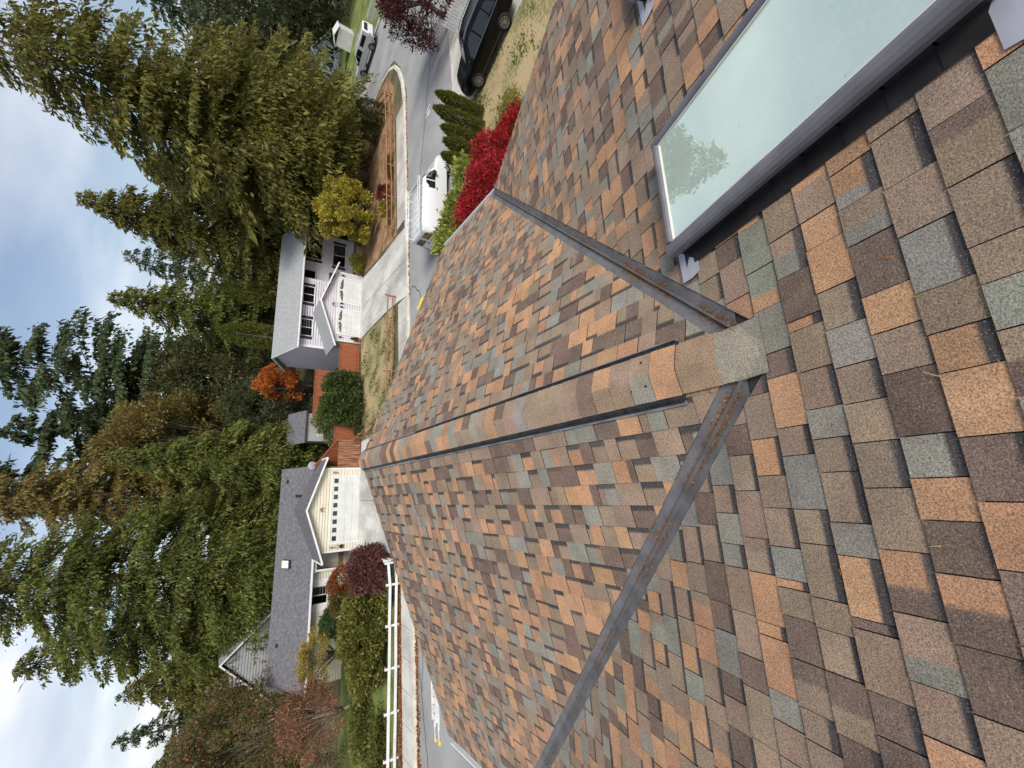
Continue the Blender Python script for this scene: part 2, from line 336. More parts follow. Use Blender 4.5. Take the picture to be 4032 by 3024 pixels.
# paint marks and cracks on the asphalt
def strokes(name, label, cat, lines, wd, m, z=-.118):
    b = MB()
    for L in lines:
        for i in range(len(L)-1):
            p, q = Vector((*L[i],0)), Vector((*L[i+1],0)); d = (q-p).normalized(); n = Vector((-d.y,d.x,0))*wd/2
            p, q = p-d*wd*.3, q+d*wd*.3
            b.poly([(p-n+Vector((0,0,z))), (q-n+Vector((0,0,z))), (q+n+Vector((0,0,z))), (p+n+Vector((0,0,z)))])
            z += .0006
    return tag(b.build(name, m), label, cat)
strokes('number_marking', 'number 16 sprayed in white on the asphalt of the street', 'road marking', [[(24.15,20.2),(24.05,20.85)],[(23.62,20.9),(23.78,20.55),(23.76,20.25),(23.55,20.25),(23.52,20.48),(23.74,20.52)]], .07, M['whitepaint'])
strokes('utility_marking', 'yellow sprayed utility line on the asphalt below the white house driveway', 'road marking', [[(10.5,22.2),(10.6,21.7),(10.85,21.2),(10.95,20.5)],[(10.6,21.9),(10.9,21.6)]], .24, M['yellowpaint'])
strokes('utility_marking', 'short pale yellow dash sprayed on the street near the dark red tree', 'road marking', [[(28.6,19.1),(29.3,19.3)]], .08, M['yellowpaint'])
def crack(pts):
    out = []
    for i in range(len(pts)-1):
        for k in range(7):
            t = k/7; out.append((pts[i][0]+(pts[i+1][0]-pts[i][0])*t+R_.uniform(-.08,.08), pts[i][1]+(pts[i+1][1]-pts[i][1])*t+R_.uniform(-.08,.08)))
    out.append(pts[-1]); return out
cb = MB()
for ln in ([(17,22.5),(27,20.3),(36,18.6)],[(9.5,21),(11.6,22),(12.5,23.2)],[(-9,21.9),(-12,21.0),(-13.5,20.6)],[(-6,21.2),(-10,21.5)]):
    L = crack(ln)
    for i in range(len(L)-1):
        p, q = Vector((*L[i],-.121)), Vector((*L[i+1],-.121)); n = (q-p).normalized().cross(Vector((0,0,1)))*.028
        cb.poly([p-n, q-n, q+n, p+n])
tag(cb.build('sealed_cracks', M['tar']), kind='stuff', label='dark sealed cracks running across the grey asphalt street', cat='crack')

# ---------------------------------------------------------------- the house under the camera: roof slopes, shingles, valleys, ridge vent, skylights
m_ = .349; kk = math.sqrt(1+m_*m_); HW = 4.2
house = thing('shingled_house', 'house under the camera with variegated brown shingle roof, gable ridge and two valleys', 'house')
def Pm(a, b, h):   # main slope: a = x, b = distance down the slope from the junction
    return Vector((a, b/kk, GZ-m_*b/kk)) + Vector((0, m_, 1))*(h/kk)
def Pr(a, b, h):   # right gable slope: a = y
    return Vector((b/kk, a, GZ-m_*b/kk)) + Vector((m_, 0, 1))*(h/kk)
def Pl(a, b, h):
    return Vector((-b/kk, a, GZ-m_*b/kk)) + Vector((-m_, 0, 1))*(h/kk)
Lx = lambda x: 6.2
def slab(name, pts, fn, th_=.14, h=-.006):
    b = MB(); top = [fn(a, c, h) for a, c in pts]; bot = [p-Vector((0,0,th_)) for p in top]; n = len(top)
    b.poly(top); b.poly(bot[::-1])
    for i in range(n): b.poly([top[i], bot[i], bot[(i+1) % n], top[(i+1) % n]])
    o = b.build(name, M['deck'], house)
    bm = bmesh.new(); bm.from_mesh(o.data); bmesh.ops.triangulate(bm, faces=[f for f in bm.faces if len(f.verts) > 4]); bm.to_mesh(o.data); bm.free()
    return o
s_main = slab('main_roof_slope', [(-9,-3*kk),(4.28,-3*kk),(4.28,HW*kk),(HW,HW*kk),(0,0),(-HW,HW*kk),(-9,HW*kk)], Pm)
s_right = slab('gable_roof_slope', [(0,0),(Lx(0),0),(Lx(HW),HW*kk),(HW,HW*kk)], Pr)
s_left = slab('gable_roof_slope', [(0,0),(HW,HW*kk),(Lx(HW),HW*kk),(Lx(0),0)], Pl)
slab('back_roof_slope', [(-9,0),(4.2,0),(4.2,7*kk),(-9,7*kk)], lambda a, b, h: Vector((a, -3-b/kk, GZ+3*m_-m_*b/kk))+Vector((0,0,h)))
# walls below (hidden from the photograph's viewpoint, closed all the same)
wb = MB(); zt = GZ-HW*m_-.1
wb.box(-8.6, 3.85, -9.5, 3.75, -.1, zt-.05); wb.box(-3.75, 3.75, 3.76, 6.0, -.1, zt-.05)
wb.prism([(-3.75,5.8,zt-.04),(3.75,5.8,zt-.04),(0,5.8,GZ-.25)], (0,.19,0))
wb.prism([(3.65,3.7,zt-.04),(3.65,-3,GZ+3*m_-.2),(3.65,-9.4,zt-.04)], (.19,0,0))
wb.build('wall', M['beige'], house)
for s in (-1, 1):
    g = MB(); x0 = s*(HW+.012); ze = GZ-HW*m_-.03
    prof = [(0,.0),(0,-.12),(.07,-.125),(.115,-.06),(.12,.005),(.105,.005),(.1,-.05),(.06,-.105),(.012,-.1),(.012,0)]
    y0, y1 = (HW+.02, Lx(HW)-.02)
    A = [Vector((x0+s*u, y0, ze+v)) for u, v in prof]; B_ = [Vector((x0+s*u, y1, ze+v)) for u, v in prof]
    g.grid([A, B_], close=True); g.poly(A); g.poly(B_[::-1])
    g.build('gutter', M['white'], house)
    f = MB(); f.prism([(s*HW, Lx(HW)+.004, ze-.02),(0, Lx(0)+.004, GZ-.02),(0, Lx(0)+.004, GZ-.19),(s*HW, Lx(HW)+.004, ze-.19)], (0,.022,0))
    f.build('rake_board', M['white'], house)

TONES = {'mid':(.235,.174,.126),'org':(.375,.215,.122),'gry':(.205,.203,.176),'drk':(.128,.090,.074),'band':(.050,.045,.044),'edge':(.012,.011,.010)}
def tone(r):
    t = r.random(); n = 'mid' if t < .40 else 'org' if t < .655 else 'gry' if t < .82 else 'drk'
    c = TONES[n]; k = r.uniform(.86, 1.14); return tuple(x*k*r.uniform(.96,1.04) for x in c)
def clip(poly, hp):
    """poly: list of (a,b,h,colour); hp: (na,nb,d) keep na*a+nb*b<=d"""
    out = []
    for i in range(len(poly)):
        P, Q = poly[i], poly[(i+1) % len(poly)]
        dp = hp[0]*P[0]+hp[1]*P[1]-hp[2]; dq = hp[0]*Q[0]+hp[1]*Q[1]-hp[2]
        if dp <= 0: out.append(P)
        if dp*dq < 0:
            t = dp/(dp-dq); out.append(tuple(P[k]+(Q[k]-P[k])*t for k in range(3))+(tuple(P[3][k]+(Q[3][k]-P[3][k])*t for k in range(3)),))
    return out
EXPO = .1435
def field(fn, slope, b0, kmin, kmax, arange, clips, seed):
    r = random.Random(seed); pieces = []
    for k in range(kmin, kmax):
        bt = b0+k*EXPO; bb = bt+EXPO
        a0, a1 = arange(bt, bb); a = a0-r.uniform(0,.3); tooth = r.random() < .5
        c_cur = tone(r)
        while a < a1:
            wd = r.uniform(.10,.215) if tooth else r.uniform(.10,.20)
            if not tooth and r.random() < .06: wd = r.uniform(.03,.06)
            a2 = a+wd; mid = (a+a2)/2
            # colour runs drift independently of the cut-outs
            if r.random() < .95: c_cur = tone(r)
            cA = c_cur; split = None
            if wd > .14 and r.random() < .26: split = a+wd*r.uniform(.3,.7); c_cur = tone(r)
            cB = c_cur
            jit = r.uniform(-.0012,.0012); lift = r.uniform(0,.0010)
            h0, h1 = (.0030, .0112) if tooth else (.0004, .0088)
            h0 += lift; h1 += lift
            bands = [(bt-.012, h0, 0), (bb+jit, h1, 1)]
            segs = []
            cols = [(a+.0018, a2-.0018, cA, cA)] if split is None else [(a+.0018, split-.008, cA, cA), (split-.008, split+.008, cA, cB), (split+.008, a2-.0018, cB, cB)]
            hb = lambda b: h0+(h1-h0)*(b-bt)/EXPO
            if not tooth:
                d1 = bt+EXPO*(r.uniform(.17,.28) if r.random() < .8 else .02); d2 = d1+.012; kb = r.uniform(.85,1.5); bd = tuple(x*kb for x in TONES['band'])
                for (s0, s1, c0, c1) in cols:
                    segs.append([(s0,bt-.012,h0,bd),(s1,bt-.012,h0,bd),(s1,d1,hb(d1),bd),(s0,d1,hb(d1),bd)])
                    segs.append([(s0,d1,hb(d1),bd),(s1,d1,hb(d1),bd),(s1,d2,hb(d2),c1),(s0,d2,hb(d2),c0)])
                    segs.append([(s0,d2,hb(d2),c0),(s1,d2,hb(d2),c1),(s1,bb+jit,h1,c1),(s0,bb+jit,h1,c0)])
            else:
                for (s0, s1, c0, c1) in cols:
                    segs.append([(s0,bt-.012,h0,c0),(s1,bt-.012,h0,c1),(s1,bb+jit,h1,c1),(s0,bb+jit,h1,c0)])
            hp = clips(mid, bt, bb); fin = []
            for sg in segs:
                for q in hp:
                    sg = clip(sg, q)
                    if len(sg) < 3: break
                if len(sg) >= 3: fin.append(sg)
            if fin: pieces.append((fn, slope, fin))
            a = a2; tooth = not tooth if r.random() < .9 else tooth
    return pieces
def clips_main(mid, bt, bb):
    if bb <= .02: return [(1,0,4.28),(-1,0,9)]
    s = 1 if mid > 0 else -1
    hp = [(-s, 1/kk, -.105), (0, 1, HW*kk)]
    return hp + ([(1,0,4.28)] if s > 0 else [(-1,0,9)])
bm0 = -.411*kk % EXPO
pcs = []
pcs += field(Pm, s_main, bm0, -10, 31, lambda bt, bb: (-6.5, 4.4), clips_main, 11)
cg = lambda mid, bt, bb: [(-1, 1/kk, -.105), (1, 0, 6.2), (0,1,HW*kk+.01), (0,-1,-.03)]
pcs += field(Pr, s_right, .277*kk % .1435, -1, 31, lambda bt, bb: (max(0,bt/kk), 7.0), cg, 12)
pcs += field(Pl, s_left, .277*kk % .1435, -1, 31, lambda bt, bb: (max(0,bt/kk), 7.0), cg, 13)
def proj(P):
    d = P-CAM; z = d.dot(fw)
    if z < .05: return None
    u = 1512+fpx*d.dot(CR)/z; v = 2016+fpx*d.dot(CD)/z
    return v*1024/4032, (3024-u)*1024/4032
def parea(pc):
    fn, slope, segs = pc; A = 0
    for sg in segs:
        q = [proj(fn(a, b, h)) for a, b, h, c in sg]
        if any(p is None for p in q): return 0
        if any(not (-30 < p[0] < 1054 and -30 < p[1] < 798) for p in q): return 0
        A += abs(sum(q[i][0]*q[(i+1)%len(q)][1]-q[(i+1)%len(q)][0]*q[i][1] for i in range(len(q))))/2
    return A
def emit(b, pc):
    fn, slope, segs = pc; e = TONES['edge']
    for sg in segs:
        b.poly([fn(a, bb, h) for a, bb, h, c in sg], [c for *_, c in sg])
        n = len(sg)
        for i in range(n):
            P, Q = sg[i], sg[(i+1) % n]
            b.poly([fn(P[0],P[1],P[2]), fn(P[0],P[1],-.004), fn(Q[0],Q[1],-.004), fn(Q[0],Q[1],Q[2])], e)
ar = sorted(range(len(pcs)), key=lambda i: -parea(pcs[i]))
big = set(ar[:300])
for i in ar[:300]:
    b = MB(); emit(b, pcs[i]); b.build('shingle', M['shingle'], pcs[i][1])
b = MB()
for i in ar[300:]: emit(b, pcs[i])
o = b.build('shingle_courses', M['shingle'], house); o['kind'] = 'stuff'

# valley flashings: two flanges and a raised centre rib
for s in (-1, 1):
    v = MB(); n = 40; rows = []
    for i in range(n+1):
        t = .10+i*(HW-.08)/n
        fn2 = Pr if s > 0 else Pl
        wv = .19
        rows.append([Pm(s*(t+wv), t*kk, .0012), Pm(s*(t+.014), t*kk, .0014), Vector((s*t, t, GZ-m_*t+.030)), fn2(t+.014, t*kk, .0014), fn2(t+wv, t*kk, .0012)])
    v.grid(rows); v.build('valley_flashing', M['flash'], house)

# ridge: plain cap at the junction, then the vent with its cap shingles
def capprof(y, lift, hw=.128, n=9, c=None):
    out = []
    for i in range(n):
        x = -hw+2*hw*i/(n-1); out.append(Vector((x, y, GZ+max(-m_*(math.sqrt(x*x+.022**2)-.022), -m_*y)+lift)))
    return out
def cap_piece(y0, y1, l0, l1, cols, hw=.128):
    b = MB(); n = 9; r0_, r1_ = capprof(y0, l0, hw), capprof(y1, l1, hw); ns = 8 if y1-y0 > .15 and y0 < .1 else 1
    for k in range(ns):
        ra, rb_ = [capprof(y0+(y1-y0)*t/ns, l0+(l1-l0)*t/ns, hw) for t in (k, k+1)]
        for i in range(n-1):
            c0 = cols[0] if i < 4 else cols[1]; b.poly([ra[i], ra[i+1], rb_[i+1], rb_[i]], c0)
    e = TONES['edge']; dz = Vector((0,0,-.006))
    for rr in (r0_, r1_):
        for i in range(n-1): b.poly([rr[i], rr[i+1], rr[i+1]+dz, rr[i]+dz], e)
    for i in (0, n-1): b.poly([r0_[i], r1_[i], r1_[i]+dz, r0_[i]+dz], e)
    return b
rc = random.Random(5)
G1, B1 = (.215,.205,.165), (.25,.175,.115)
b = cap_piece(-.02, .20, .015, .024, [G1, G1]); b.build('ridge_cap_shingle', M['shingle'], house)
b = cap_piece(.199, .418, .0235, .026, [B1, B1], .129); b.build('ridge_cap_shingle', M['shingle'], house)
vent = MB(); yv0 = .415
for s in (-1, 1):
    for (xa, xb, za, zb) in ((.128,.150,.004,.040),):
        A = [(s*xa, -m_*xa+za),(s*(xa+.03), -m_*(xa+.03)+za),(s*(xa+.03), -m_*(xa+.03)+zb-.014),(s*(xa+.004), -m_*xa+zb),(s*(xa-.04), -m_*(xa-.04)+zb)]
        a0 = [Vector((x, yv0, GZ+z)) for x, z in A]; a1 = [Vector((x, Lx(0)-.01, GZ+z)) for x, z in A]
        vent.grid([a0, a1], close=True); vent.poly(a0); vent.poly(a1[::-1])
    y = yv0+.01
    while y < 4.0:          # louvre fins along the vent's edge
        vent.box(min(s*.130,s*.1665), max(s*.130,s*.1665), y, y+.004, GZ-m_*.15+.004, GZ-m_*.15+.034); y += .012
vo = vent.build('ridge_vent', M['vent'], house)
for s in (-1, 1):
    fl = MB(); fl.prism([(s*.159, yv0, GZ-m_*.159+.014),(s*.180, yv0, GZ-m_*.180+.014),(s*.180, Lx(0)-.02, GZ-m_*.180+.014),(s*.159, Lx(0)-.02, GZ-m_*.159+.014)], (0,0,.004)); fl.build('vent_flange', M['flash_dk'], vo)
y = yv0; i = 0
while y < Lx(0)-.03:
    y1 = min(y+.1435, Lx(0))
    ca = tone(rc); cb_ = ca if rc.random() < .55 else tone(rc)
    if i == 0: ca = cb_ = TONES['org']
    if i == 1: ca, cb_ = TONES['gry'], TONES['mid']
    b = cap_piece(y-.004, y1, .034, .044, [ca, cb_] if i else [ca, ca], .134)
    b.build('ridge_cap_shingle', M['shingle'], vo); y = y1; i += 1
for (x, y) in ((.09,.62),(-.05,.60),(-.06,.70)):      # cap nails
    nb = MB(); nb.tube([(x,y,GZ-m_*abs(x)+.038),(x,y,GZ-m_*abs(x)+.052)], .006, 6)
    nb.build('nail_head', M['blacktrim'], vo)

# skylights
def skylight(x0):
    x1 = x0+.735; b0, b1 = -.90*kk, .335*kk
    q = MB(); T = lambda a, b, h: Pm(a, b, h)
    def bar(a0, a1, c0, c1, h0, h1, bld):
        P = [T(a0,c0,h0),T(a1,c0,h0),T(a1,c1,h0),T(a0,c1,h0),T(a0,c0,h1),T(a1,c0,h1),T(a1,c1,h1),T(a0,c1,h1)]
        n = len(bld.v); bld.v.extend([tuple(p) for p in P])
        for f in ((3,2,1,0),(4,5,6,7),(0,1,5,4),(1,2,6,5),(2,3,7,6),(3,0,4,7)): bld.f.append(tuple(n+i for i in f)); bld.c.append(None)
    bar(x0+.025, x1-.025, b0+.02, b1-.02, -.004, .085, q)
    sk = q.build('skylight', M['blackmetal'], house)
    fr = MB()
    def roundbar(rev, a_in, a_out, c0, c1, axis):
        prof = [(a_out+(a_in-a_out)*.06,.066),(a_out,.094),(a_out+(a_in-a_out)*.10,.112),(a_out+(a_in-a_out)*.30,.124),(a_out+(a_in-a_out)*.62,.127),(a_out+(a_in-a_out)*.9,.122),(a_in,.112),(a_in,.066)]
        A = [T(p,c0,h) if axis == 'b' else T(c0,p,h) for p, h in prof]; B_ = [T(p,c1,h) if axis == 'b' else T(c1,p,h) for p, h in prof]
        fr.grid([A, B_], close=True); fr.poly(A); fr.poly(B_)
    roundbar(0, x0+.068, x0-.004, b0, b1, 'b'); roundbar(0, x1-.05, x1+.004, b0, b1, 'b')
    roundbar(0, b1-.042, b1+.004, x0+.0685, x1-.0505, 'a'); roundbar(0, b0+.05, b0, x0+.0685, x1-.0505, 'a')
    fr.build('cladding_frame', M['frame'], sk, smooth=False)
    sb = MB()
    bar(x0+.069, x0+.076, b0+.051, b1-.043, .098, .1105, sb); bar(x1-.058, x1-.051, b0+.051, b1-.043, .098, .1105, sb); bar(x0+.077, x1-.059, b1-.050, b1-.043, .098, .1105, sb)
    sb.build('seal_strip', M['seal'], sk)
    gp = MB(); bar(x0+.0765, x1-.0585, b0+.052, b1-.0505, .092, .1035, gp); gp.build('glass_pane', M['skyglass'], sk)
    for s_, xx in ((-1, x0+.024), (1, x1-.024)):      # step flashing up both sides
        st = MB(); bb = b0
        while bb < b1-.05:
            st_c = min(bb+EXPO+.01, b1)
            P = [T(xx,bb,.05),T(xx,bb,.014),T(xx+s_*.088,bb,.0135),T(xx+s_*.088,st_c,.0158),T(xx,st_c,.0185),T(xx,st_c,.062)]
            st.poly([P[0],P[1],P[4],P[5]]); st.poly([P[1],P[2],P[3],P[4]])
            bar(min(xx,xx+s_*.004), max(xx,xx+s_*.004), bb, st_c-.002, .012, .05+.012*((bb-b0)/EXPO % 1), st)
            bb += EXPO
        st.build('step_flashing', M['blackmetal'], sk)
    ap = MB()
    ap.grid([[T(x0-.12,.245*kk,.0135),T(x0+.2,.245*kk,.0135),T(x1+.12,.245*kk,.0135)],[T(x0-.135,.30*kk,.0165),T(x0+.2,.30*kk,.0165),T(x1+.135,.30*kk,.0165)],[T(x0-.13,.372*kk,.0145),T(x0+.2,.385*kk,.0145),T(x1+.13,.372*kk,.0145)]])
    ap.build('apron_flashing', M['flash_lt'], sk)
    hd = MB(); hd.grid([[T(x0-.14,b0-.10,.0145),T(x1+.14,b0-.10,.0145)],[T(x0-.14,b0+.0,.0155),T(x1+.14,b0+.0,.0155)],[T(x0-.13,b0+.042,.0145),T(x1+.13,b0+.042,.0145)]])
    hd.build('head_flashing', M['flash_lt'], sk)
    return sk
tag(skylight(.622), label='nearest skylight with grey frame and pale mint glass reflecting a tree')
tag(skylight(2.445), label='farther skylight of which only a pale flashing corner shows')

# pine needles lying in the valleys and on the shingles
nd = MB(); rn = random.Random(3)
def needle(P, N, L, c):
    d = Vector((rn.uniform(-1,1), rn.uniform(-1,1), 0)); d -= N*d.dot(N); d.normalize(); s = N.cross(d)*.0013
    e = N*rn.uniform(.001,.007); mid_ = P+d*L*.5+N*.004+s*rn.uniform(-3,3)
    nd.poly([P-s, P+s, mid_+s, mid_-s], c); nd.poly([mid_-s, mid_+s, P+d*L+s+e, P+d*L-s+e], c)
NM, NR, NL = Vector((0,m_,1)).normalized(), Vector((m_,0,1)).normalized(), Vector((-m_,0,1)).normalized()
for s in (-1, 1):
    for i in range(2200 if s > 0 else 2800):
        t = abs(rn.gauss(0,1)); t = rn.choice([rn.uniform(.05,.9), rn.uniform(.05,2.1), rn.uniform(.1,HW)])
        if math.sin(t*9.0+s)+.6*math.sin(t*23+2) < rn.uniform(-.9,1.1): continue
        off = abs(rn.gauss(0,.018))+.012
        if rn.random() < .55: P, N = Pm(s*(t+off), t*kk, .003), NM
        else: P, N = (Pr if s > 0 else Pl)(t+off, t*kk, .003), (NR if s > 0 else NL)
        c = rn.choice([(.20,.085,.035),(.26,.125,.05),(.15,.062,.028),(.32,.19,.09)])
        needle(P, N, rn.uniform(.01,.028), c)
for i in range(90):
    a, b_ = rn.uniform(-2.5,2.2), rn.uniform(-.9,2.4)
    if b_ > abs(a)-.1 and b_ > 0: continue
    needle(Pm(a, b_*kk, .013), NM, rn.uniform(.015,.05), rn.choice([(.42,.25,.10),(.5,.38,.2),(.35,.15,.04)]))
tag(nd.build('pine_needles', M['needle']), 'rust brown pine needles gathered along the metal roof valleys', 'pine needles', kind='stuff')

# ---------------------------------------------------------------- the houses across the street
def siding(b, p0, p1, z0, z1, lap=.2, top=None):
    """lapped boards between two plan points; top(t) gives the wall's upper edge"""
    p0, p1 = Vector((*p0,0)), Vector((*p1,0)); d = p1-p0; n = Vector((d.y,-d.x,0)).normalized()
    if top is None:
        z = z0
        while z < z1-.001:
            zb = min(z+lap, z1)
            o_, i_, zm = n*.028, n*-.02, zb-min(.04, lap*.22)
            V3 = lambda p, off, zz: p+off+Vector((0,0,zz))
            b.poly([V3(p0,o_,z),V3(p1,o_,z),V3(p1,o_,zm),V3(p0,o_,zm)]); b.poly([V3(p0,o_,zm),V3(p1,o_,zm),V3(p1,i_,zm),V3(p0,i_,zm)])
            b.poly([V3(p0,i_,zm),V3(p1,i_,zm),V3(p1,i_,zb),V3(p0,i_,zb)]); b.poly([V3(p0,i_,zb),V3(p1,i_,zb),V3(p1,o_,zb),V3(p0,o_,zb)]); z = zb
    else:          # gable: apex parameter ta, from z0 at the ends to z1 at the apex
        ta = top; z = z0
        while z < z1-.02:
            zb = min(z+lap, z1); f0, f1 = (z-z0)/(z1-z0), (zb-z0)/(z1-z0)
            P = lambda t, zz, o: p0+d*t+n*o+Vector((0,0,zz))
            zm = zb-min(.04, (zb-z)*.22); fm = (zm-z0)/(z1-z0); L_, R__ = (lambda f: ta*f), (lambda f: 1-(1-ta)*f)
            b.poly([P(L_(f0),z,.028), P(R__(f0),z,.028), P(R__(fm),zm,.028), P(L_(fm),zm,.028)]); b.poly([P(L_(fm),zm,.028), P(R__(fm),zm,.028), P(R__(fm),zm,-.02), P(L_(fm),zm,-.02)])
            b.poly([P(L_(fm),zm,-.02), P(R__(fm),zm,-.02), P(R__(f1),zb,-.02), P(L_(f1),zb,-.02)]); b.poly([P(L_(f1),zb,-.02), P(R__(f1),zb,-.02), P(R__(f1),zb,.028), P(L_(f1),zb,.028)]); z = zb
def boxpart(name, m, parent, *dims):
    b = MB(); b.box(*dims); return b.build(name, m, parent)
def window(parent, x0, x1, y, z0, z1, panes=2, shut=None, shutm='shutter', frame='whitetrim', gl=('winglass','winglass'), shw=.28):
    """framed window on a wall facing -y"""
    f = MB(); t = .05; yo = y-.05
    for q in ((x0-t,x1+t,z1,z1+t),(x0-t,x1+t,z0-t,z0),(x0-t,x0,z0,z1),(x1,x1+t,z0,z1)): f.box(q[0],q[1],yo,y+.02,q[2],q[3])
    for i in range(1, panes):
        xm = x0+(x1-x0)*i/panes; f.box(xm-.025,xm+.025,yo+.004,y+.02,z0,z1)
    w_ = f.build('window', M[frame], parent)
    for i in range(panes):
        a, c = x0+(x1-x0)*i/panes, x0+(x1-x0)*(i+1)/panes
        boxpart('pane', M[gl[i % len(gl)]], w_, a+(.026 if i else 0), c-(.026 if i < panes-1 else 0), yo+.022, y+.018, z0, z1)
    boxpart('sill', M[frame], w_, x0-t-.02, x1+t+.02, yo-.03, yo-.002, z0-t-.03, z0-t+.01)
    if shut:
        for a, c in ((x0-t-shw, x0-t-.01), (x1+t+.01, x1+t+shw)):
            s = MB(); s.box(a, c, y-.045, y+.0, z0-t, z1+t)
            k = z0
            while k < z1: s.box(a+.04, c-.04, y-.06, y-.046, k, k+.05); k += .09
            s.build('shutter', M[shutm], parent)
    return w_
def pitched(b, x0, x1, ye, yr, yb, ze, zr, th_=.12, axis='x'):
    """gable roof along x: front eave ye, ridge yr, back eave yb"""
    for (ya_, za, yb_, zb) in ((ye,ze,yr,zr),(yr,zr,yb,ze)):
        P = [(x0,ya_,za),(x1,ya_,za),(x1,yb_,zb),(x0,yb_,zb)]
        if axis == 'y': P = [(p[1],p[0],p[2]) for p in P]
        b.prism([(p[0],p[1],p[2]-th_) for p in P], (0,0,th_))
def garage_door(parent, x0, x1, y, z1, cols, rows, mwin, style):
    d = MB(); d.box(x0, x1, y-.02, y+.05, 0.01, z1)
    g = d.build('garage_door', M['gdoor'], parent)
    h = z1/rows
    for r in range(rows):
        if style == 'fan' and r == rows-1: continue
        for c in range(cols):
            wd = (x1-x0)/cols; a = x0+c*wd
            if style == 'square' and r == rows-1: 
                boxpart('window_pane', M['winglass'], g, a+wd*.22, a+wd*.78, y-.035, y-.022, z1-h*.80, z1-h*.22); continue
            b = MB(); ii = .055 if style == 'square' else .04; zz0, zz1 = r*h+.05, (r+1)*h-.045
            xa, xb = a+ii, a+wd-ii
            b.prism([(xa,y-.021,zz0),(xb,y-.021,zz0),(xb,y-.021,zz1),(xa,y-.021,zz1)], (0,-.018,0))
            b.build('panel', M['gdoor'], g)
    if style == 'fan':
        for c in range(2):
            cx = x0+(x1-x0)*(.02 if c == 0 else .98); s = 1 if c == 0 else -1
            zb = z1-h*.86; wd = (x1-x0)*.46; ht = h*.66; N = 10
            for k in range(4):       # each pane of the sunburst
                b = MB(); pts = []; a0, a1 = k*math.pi/8+.05, (k+1)*math.pi/8-.05
                for j in range(4):
                    an = a0+(a1-a0)*j/3; pts.append((cx+s*(wd*1.0-wd*math.cos(an)*.98), zb+ht*math.sin(an)))
                for j in range(3, -1, -1):
                    an = a0+(a1-a0)*j/3; pts.append((cx+s*(wd*1.0-wd*math.cos(an)*.22), zb+ht*.22*math.sin(an)))
                b.prism([(px,y-.022,pz) for px, pz in pts], (0,-.012,0)); b.build('window_pane', M['winglass'], g)
    f = MB()
    for q in ((x0-.09,x0-.004,0,z1+.004),(x1+.004,x1+.09,0,z1+.004),(x0-.09,x1+.09,z1+.005,z1+.09)): f.box(q[0],q[1],y-.045,y+.02,q[2],q[3])
    f.build('door_trim', M['whitetrim'], g)
    return g

# --- white two-storey house
wh = thing('white_house', 'two-storey white house with grey roof and twin garage doors', 'house', (15.3,34.7,0))
X = lambda x: x-15.3
Yw = lambda y: y-34.7
b = MB()
siding(b, (X(12.13),0),(X(18.40),0), 0, 2.15); siding(b, (X(12.13),0),(X(18.40),0), 2.15, 3.3, top=.512)
siding(b, (X(12.25),Yw(37.5)),(X(18.65),Yw(37.5)), 1.9, 4.5)
siding(b, (X(18.65),Yw(38.5)),(X(24.0),Yw(38.5)), 0, 4.5)
b.build('front_wall', M['lilac'], wh)
b = MB()
b.prism([(X(12.25),Yw(37.5),0),(X(12.25),Yw(44.7),0),(X(12.25),Yw(44.7),4.45),(X(12.25),Yw(41.2),5.85),(X(12.25),Yw(37.5),4.45)], (.2,0,0))
b.box(X(12.13),X(12.4),.01,Yw(37.5),0,2.1); b.box(X(18.15),X(18.40),.01,Yw(38.4),0,2.1); b.box(X(18.45),X(18.65),Yw(37.51),Yw(38.5),1.9,4.5)
b.box(X(23.8),X(24.0),Yw(38.52),Yw(44.7),0,4.5); b.box(X(12.46),X(24),Yw(44.5),Yw(44.7),0,4.5); b.box(X(12.46),X(18.44),Yw(37.52),Yw(37.7),1.9,4.45)
b.box(X(12.41),X(18.14),.05,.2,0,3.25) if False else None
b.build('side_wall', M['lilacsmooth'], wh)
b = MB(); pitched(b, X(11.9), X(24.2), Yw(37.0), Yw(41.2), Yw(45.2), 4.55, 6.05); b.build('main_roof', M['roofgrey'], wh)
b = MB()
for x0, x1 in ((11.88,24.22),): b.box(X(x0),X(x1),Yw(36.975),Yw(36.998),4.40,4.56)
for xx in (11.86, 24.205):
    b.prism([(X(xx),Yw(37.0),4.38),(X(xx),Yw(41.2),5.88),(X(xx),Yw(41.2),6.06),(X(xx),Yw(37.0),4.56)], (.035,0,0))
    b.prism([(X(xx),Yw(41.2),5.88),(X(xx),Yw(45.2),4.38),(X(xx),Yw(45.2),4.56),(X(xx),Yw(41.2),6.06)], (.035,0,0))
b.build('eave_board', M['whitetrim'], wh)
b = MB(); b.box(X(11.9),X(24.2),Yw(36.86),Yw(36.97),4.46,4.55); b.build('gutter', M['white'], wh)
b = MB()
for (xa, za, xb, zb) in ((11.57,2.16,15.34,3.44),(15.34,3.44,19.1,2.16)):
    b.prism([(X(xa),-.4,za-.1),(X(xb),-.4,zb-.1),(X(xb),-.4,zb),(X(xa),-.4,za)], (0,3.2,0))
b.build('garage_roof', M['roofgrey'], wh)
b = MB()
for (xa, za, xb, zb) in ((11.55,2.04,15.34,3.33),(15.34,3.33,19.12,2.04)):
    b.prism([(X(xa),-.44,za),(X(xb),-.44,zb),(X(xb),-.44,zb+.125),(X(xa),-.44,za+.125)], (0,.036,0))
b.build('rake_board', M['whitetrim'], wh)
for q in ((12.10,12.20,-.045,.0,0,2.1),(18.34,18.44,-.045,0,0,2.1),(12.22,12.32,Yw(37.455),Yw(37.5),2.2,4.45)): boxpart('corner_board', M['whitetrim'], wh, X(q[0]),X(q[1]),q[2],q[3],q[4],q[5])
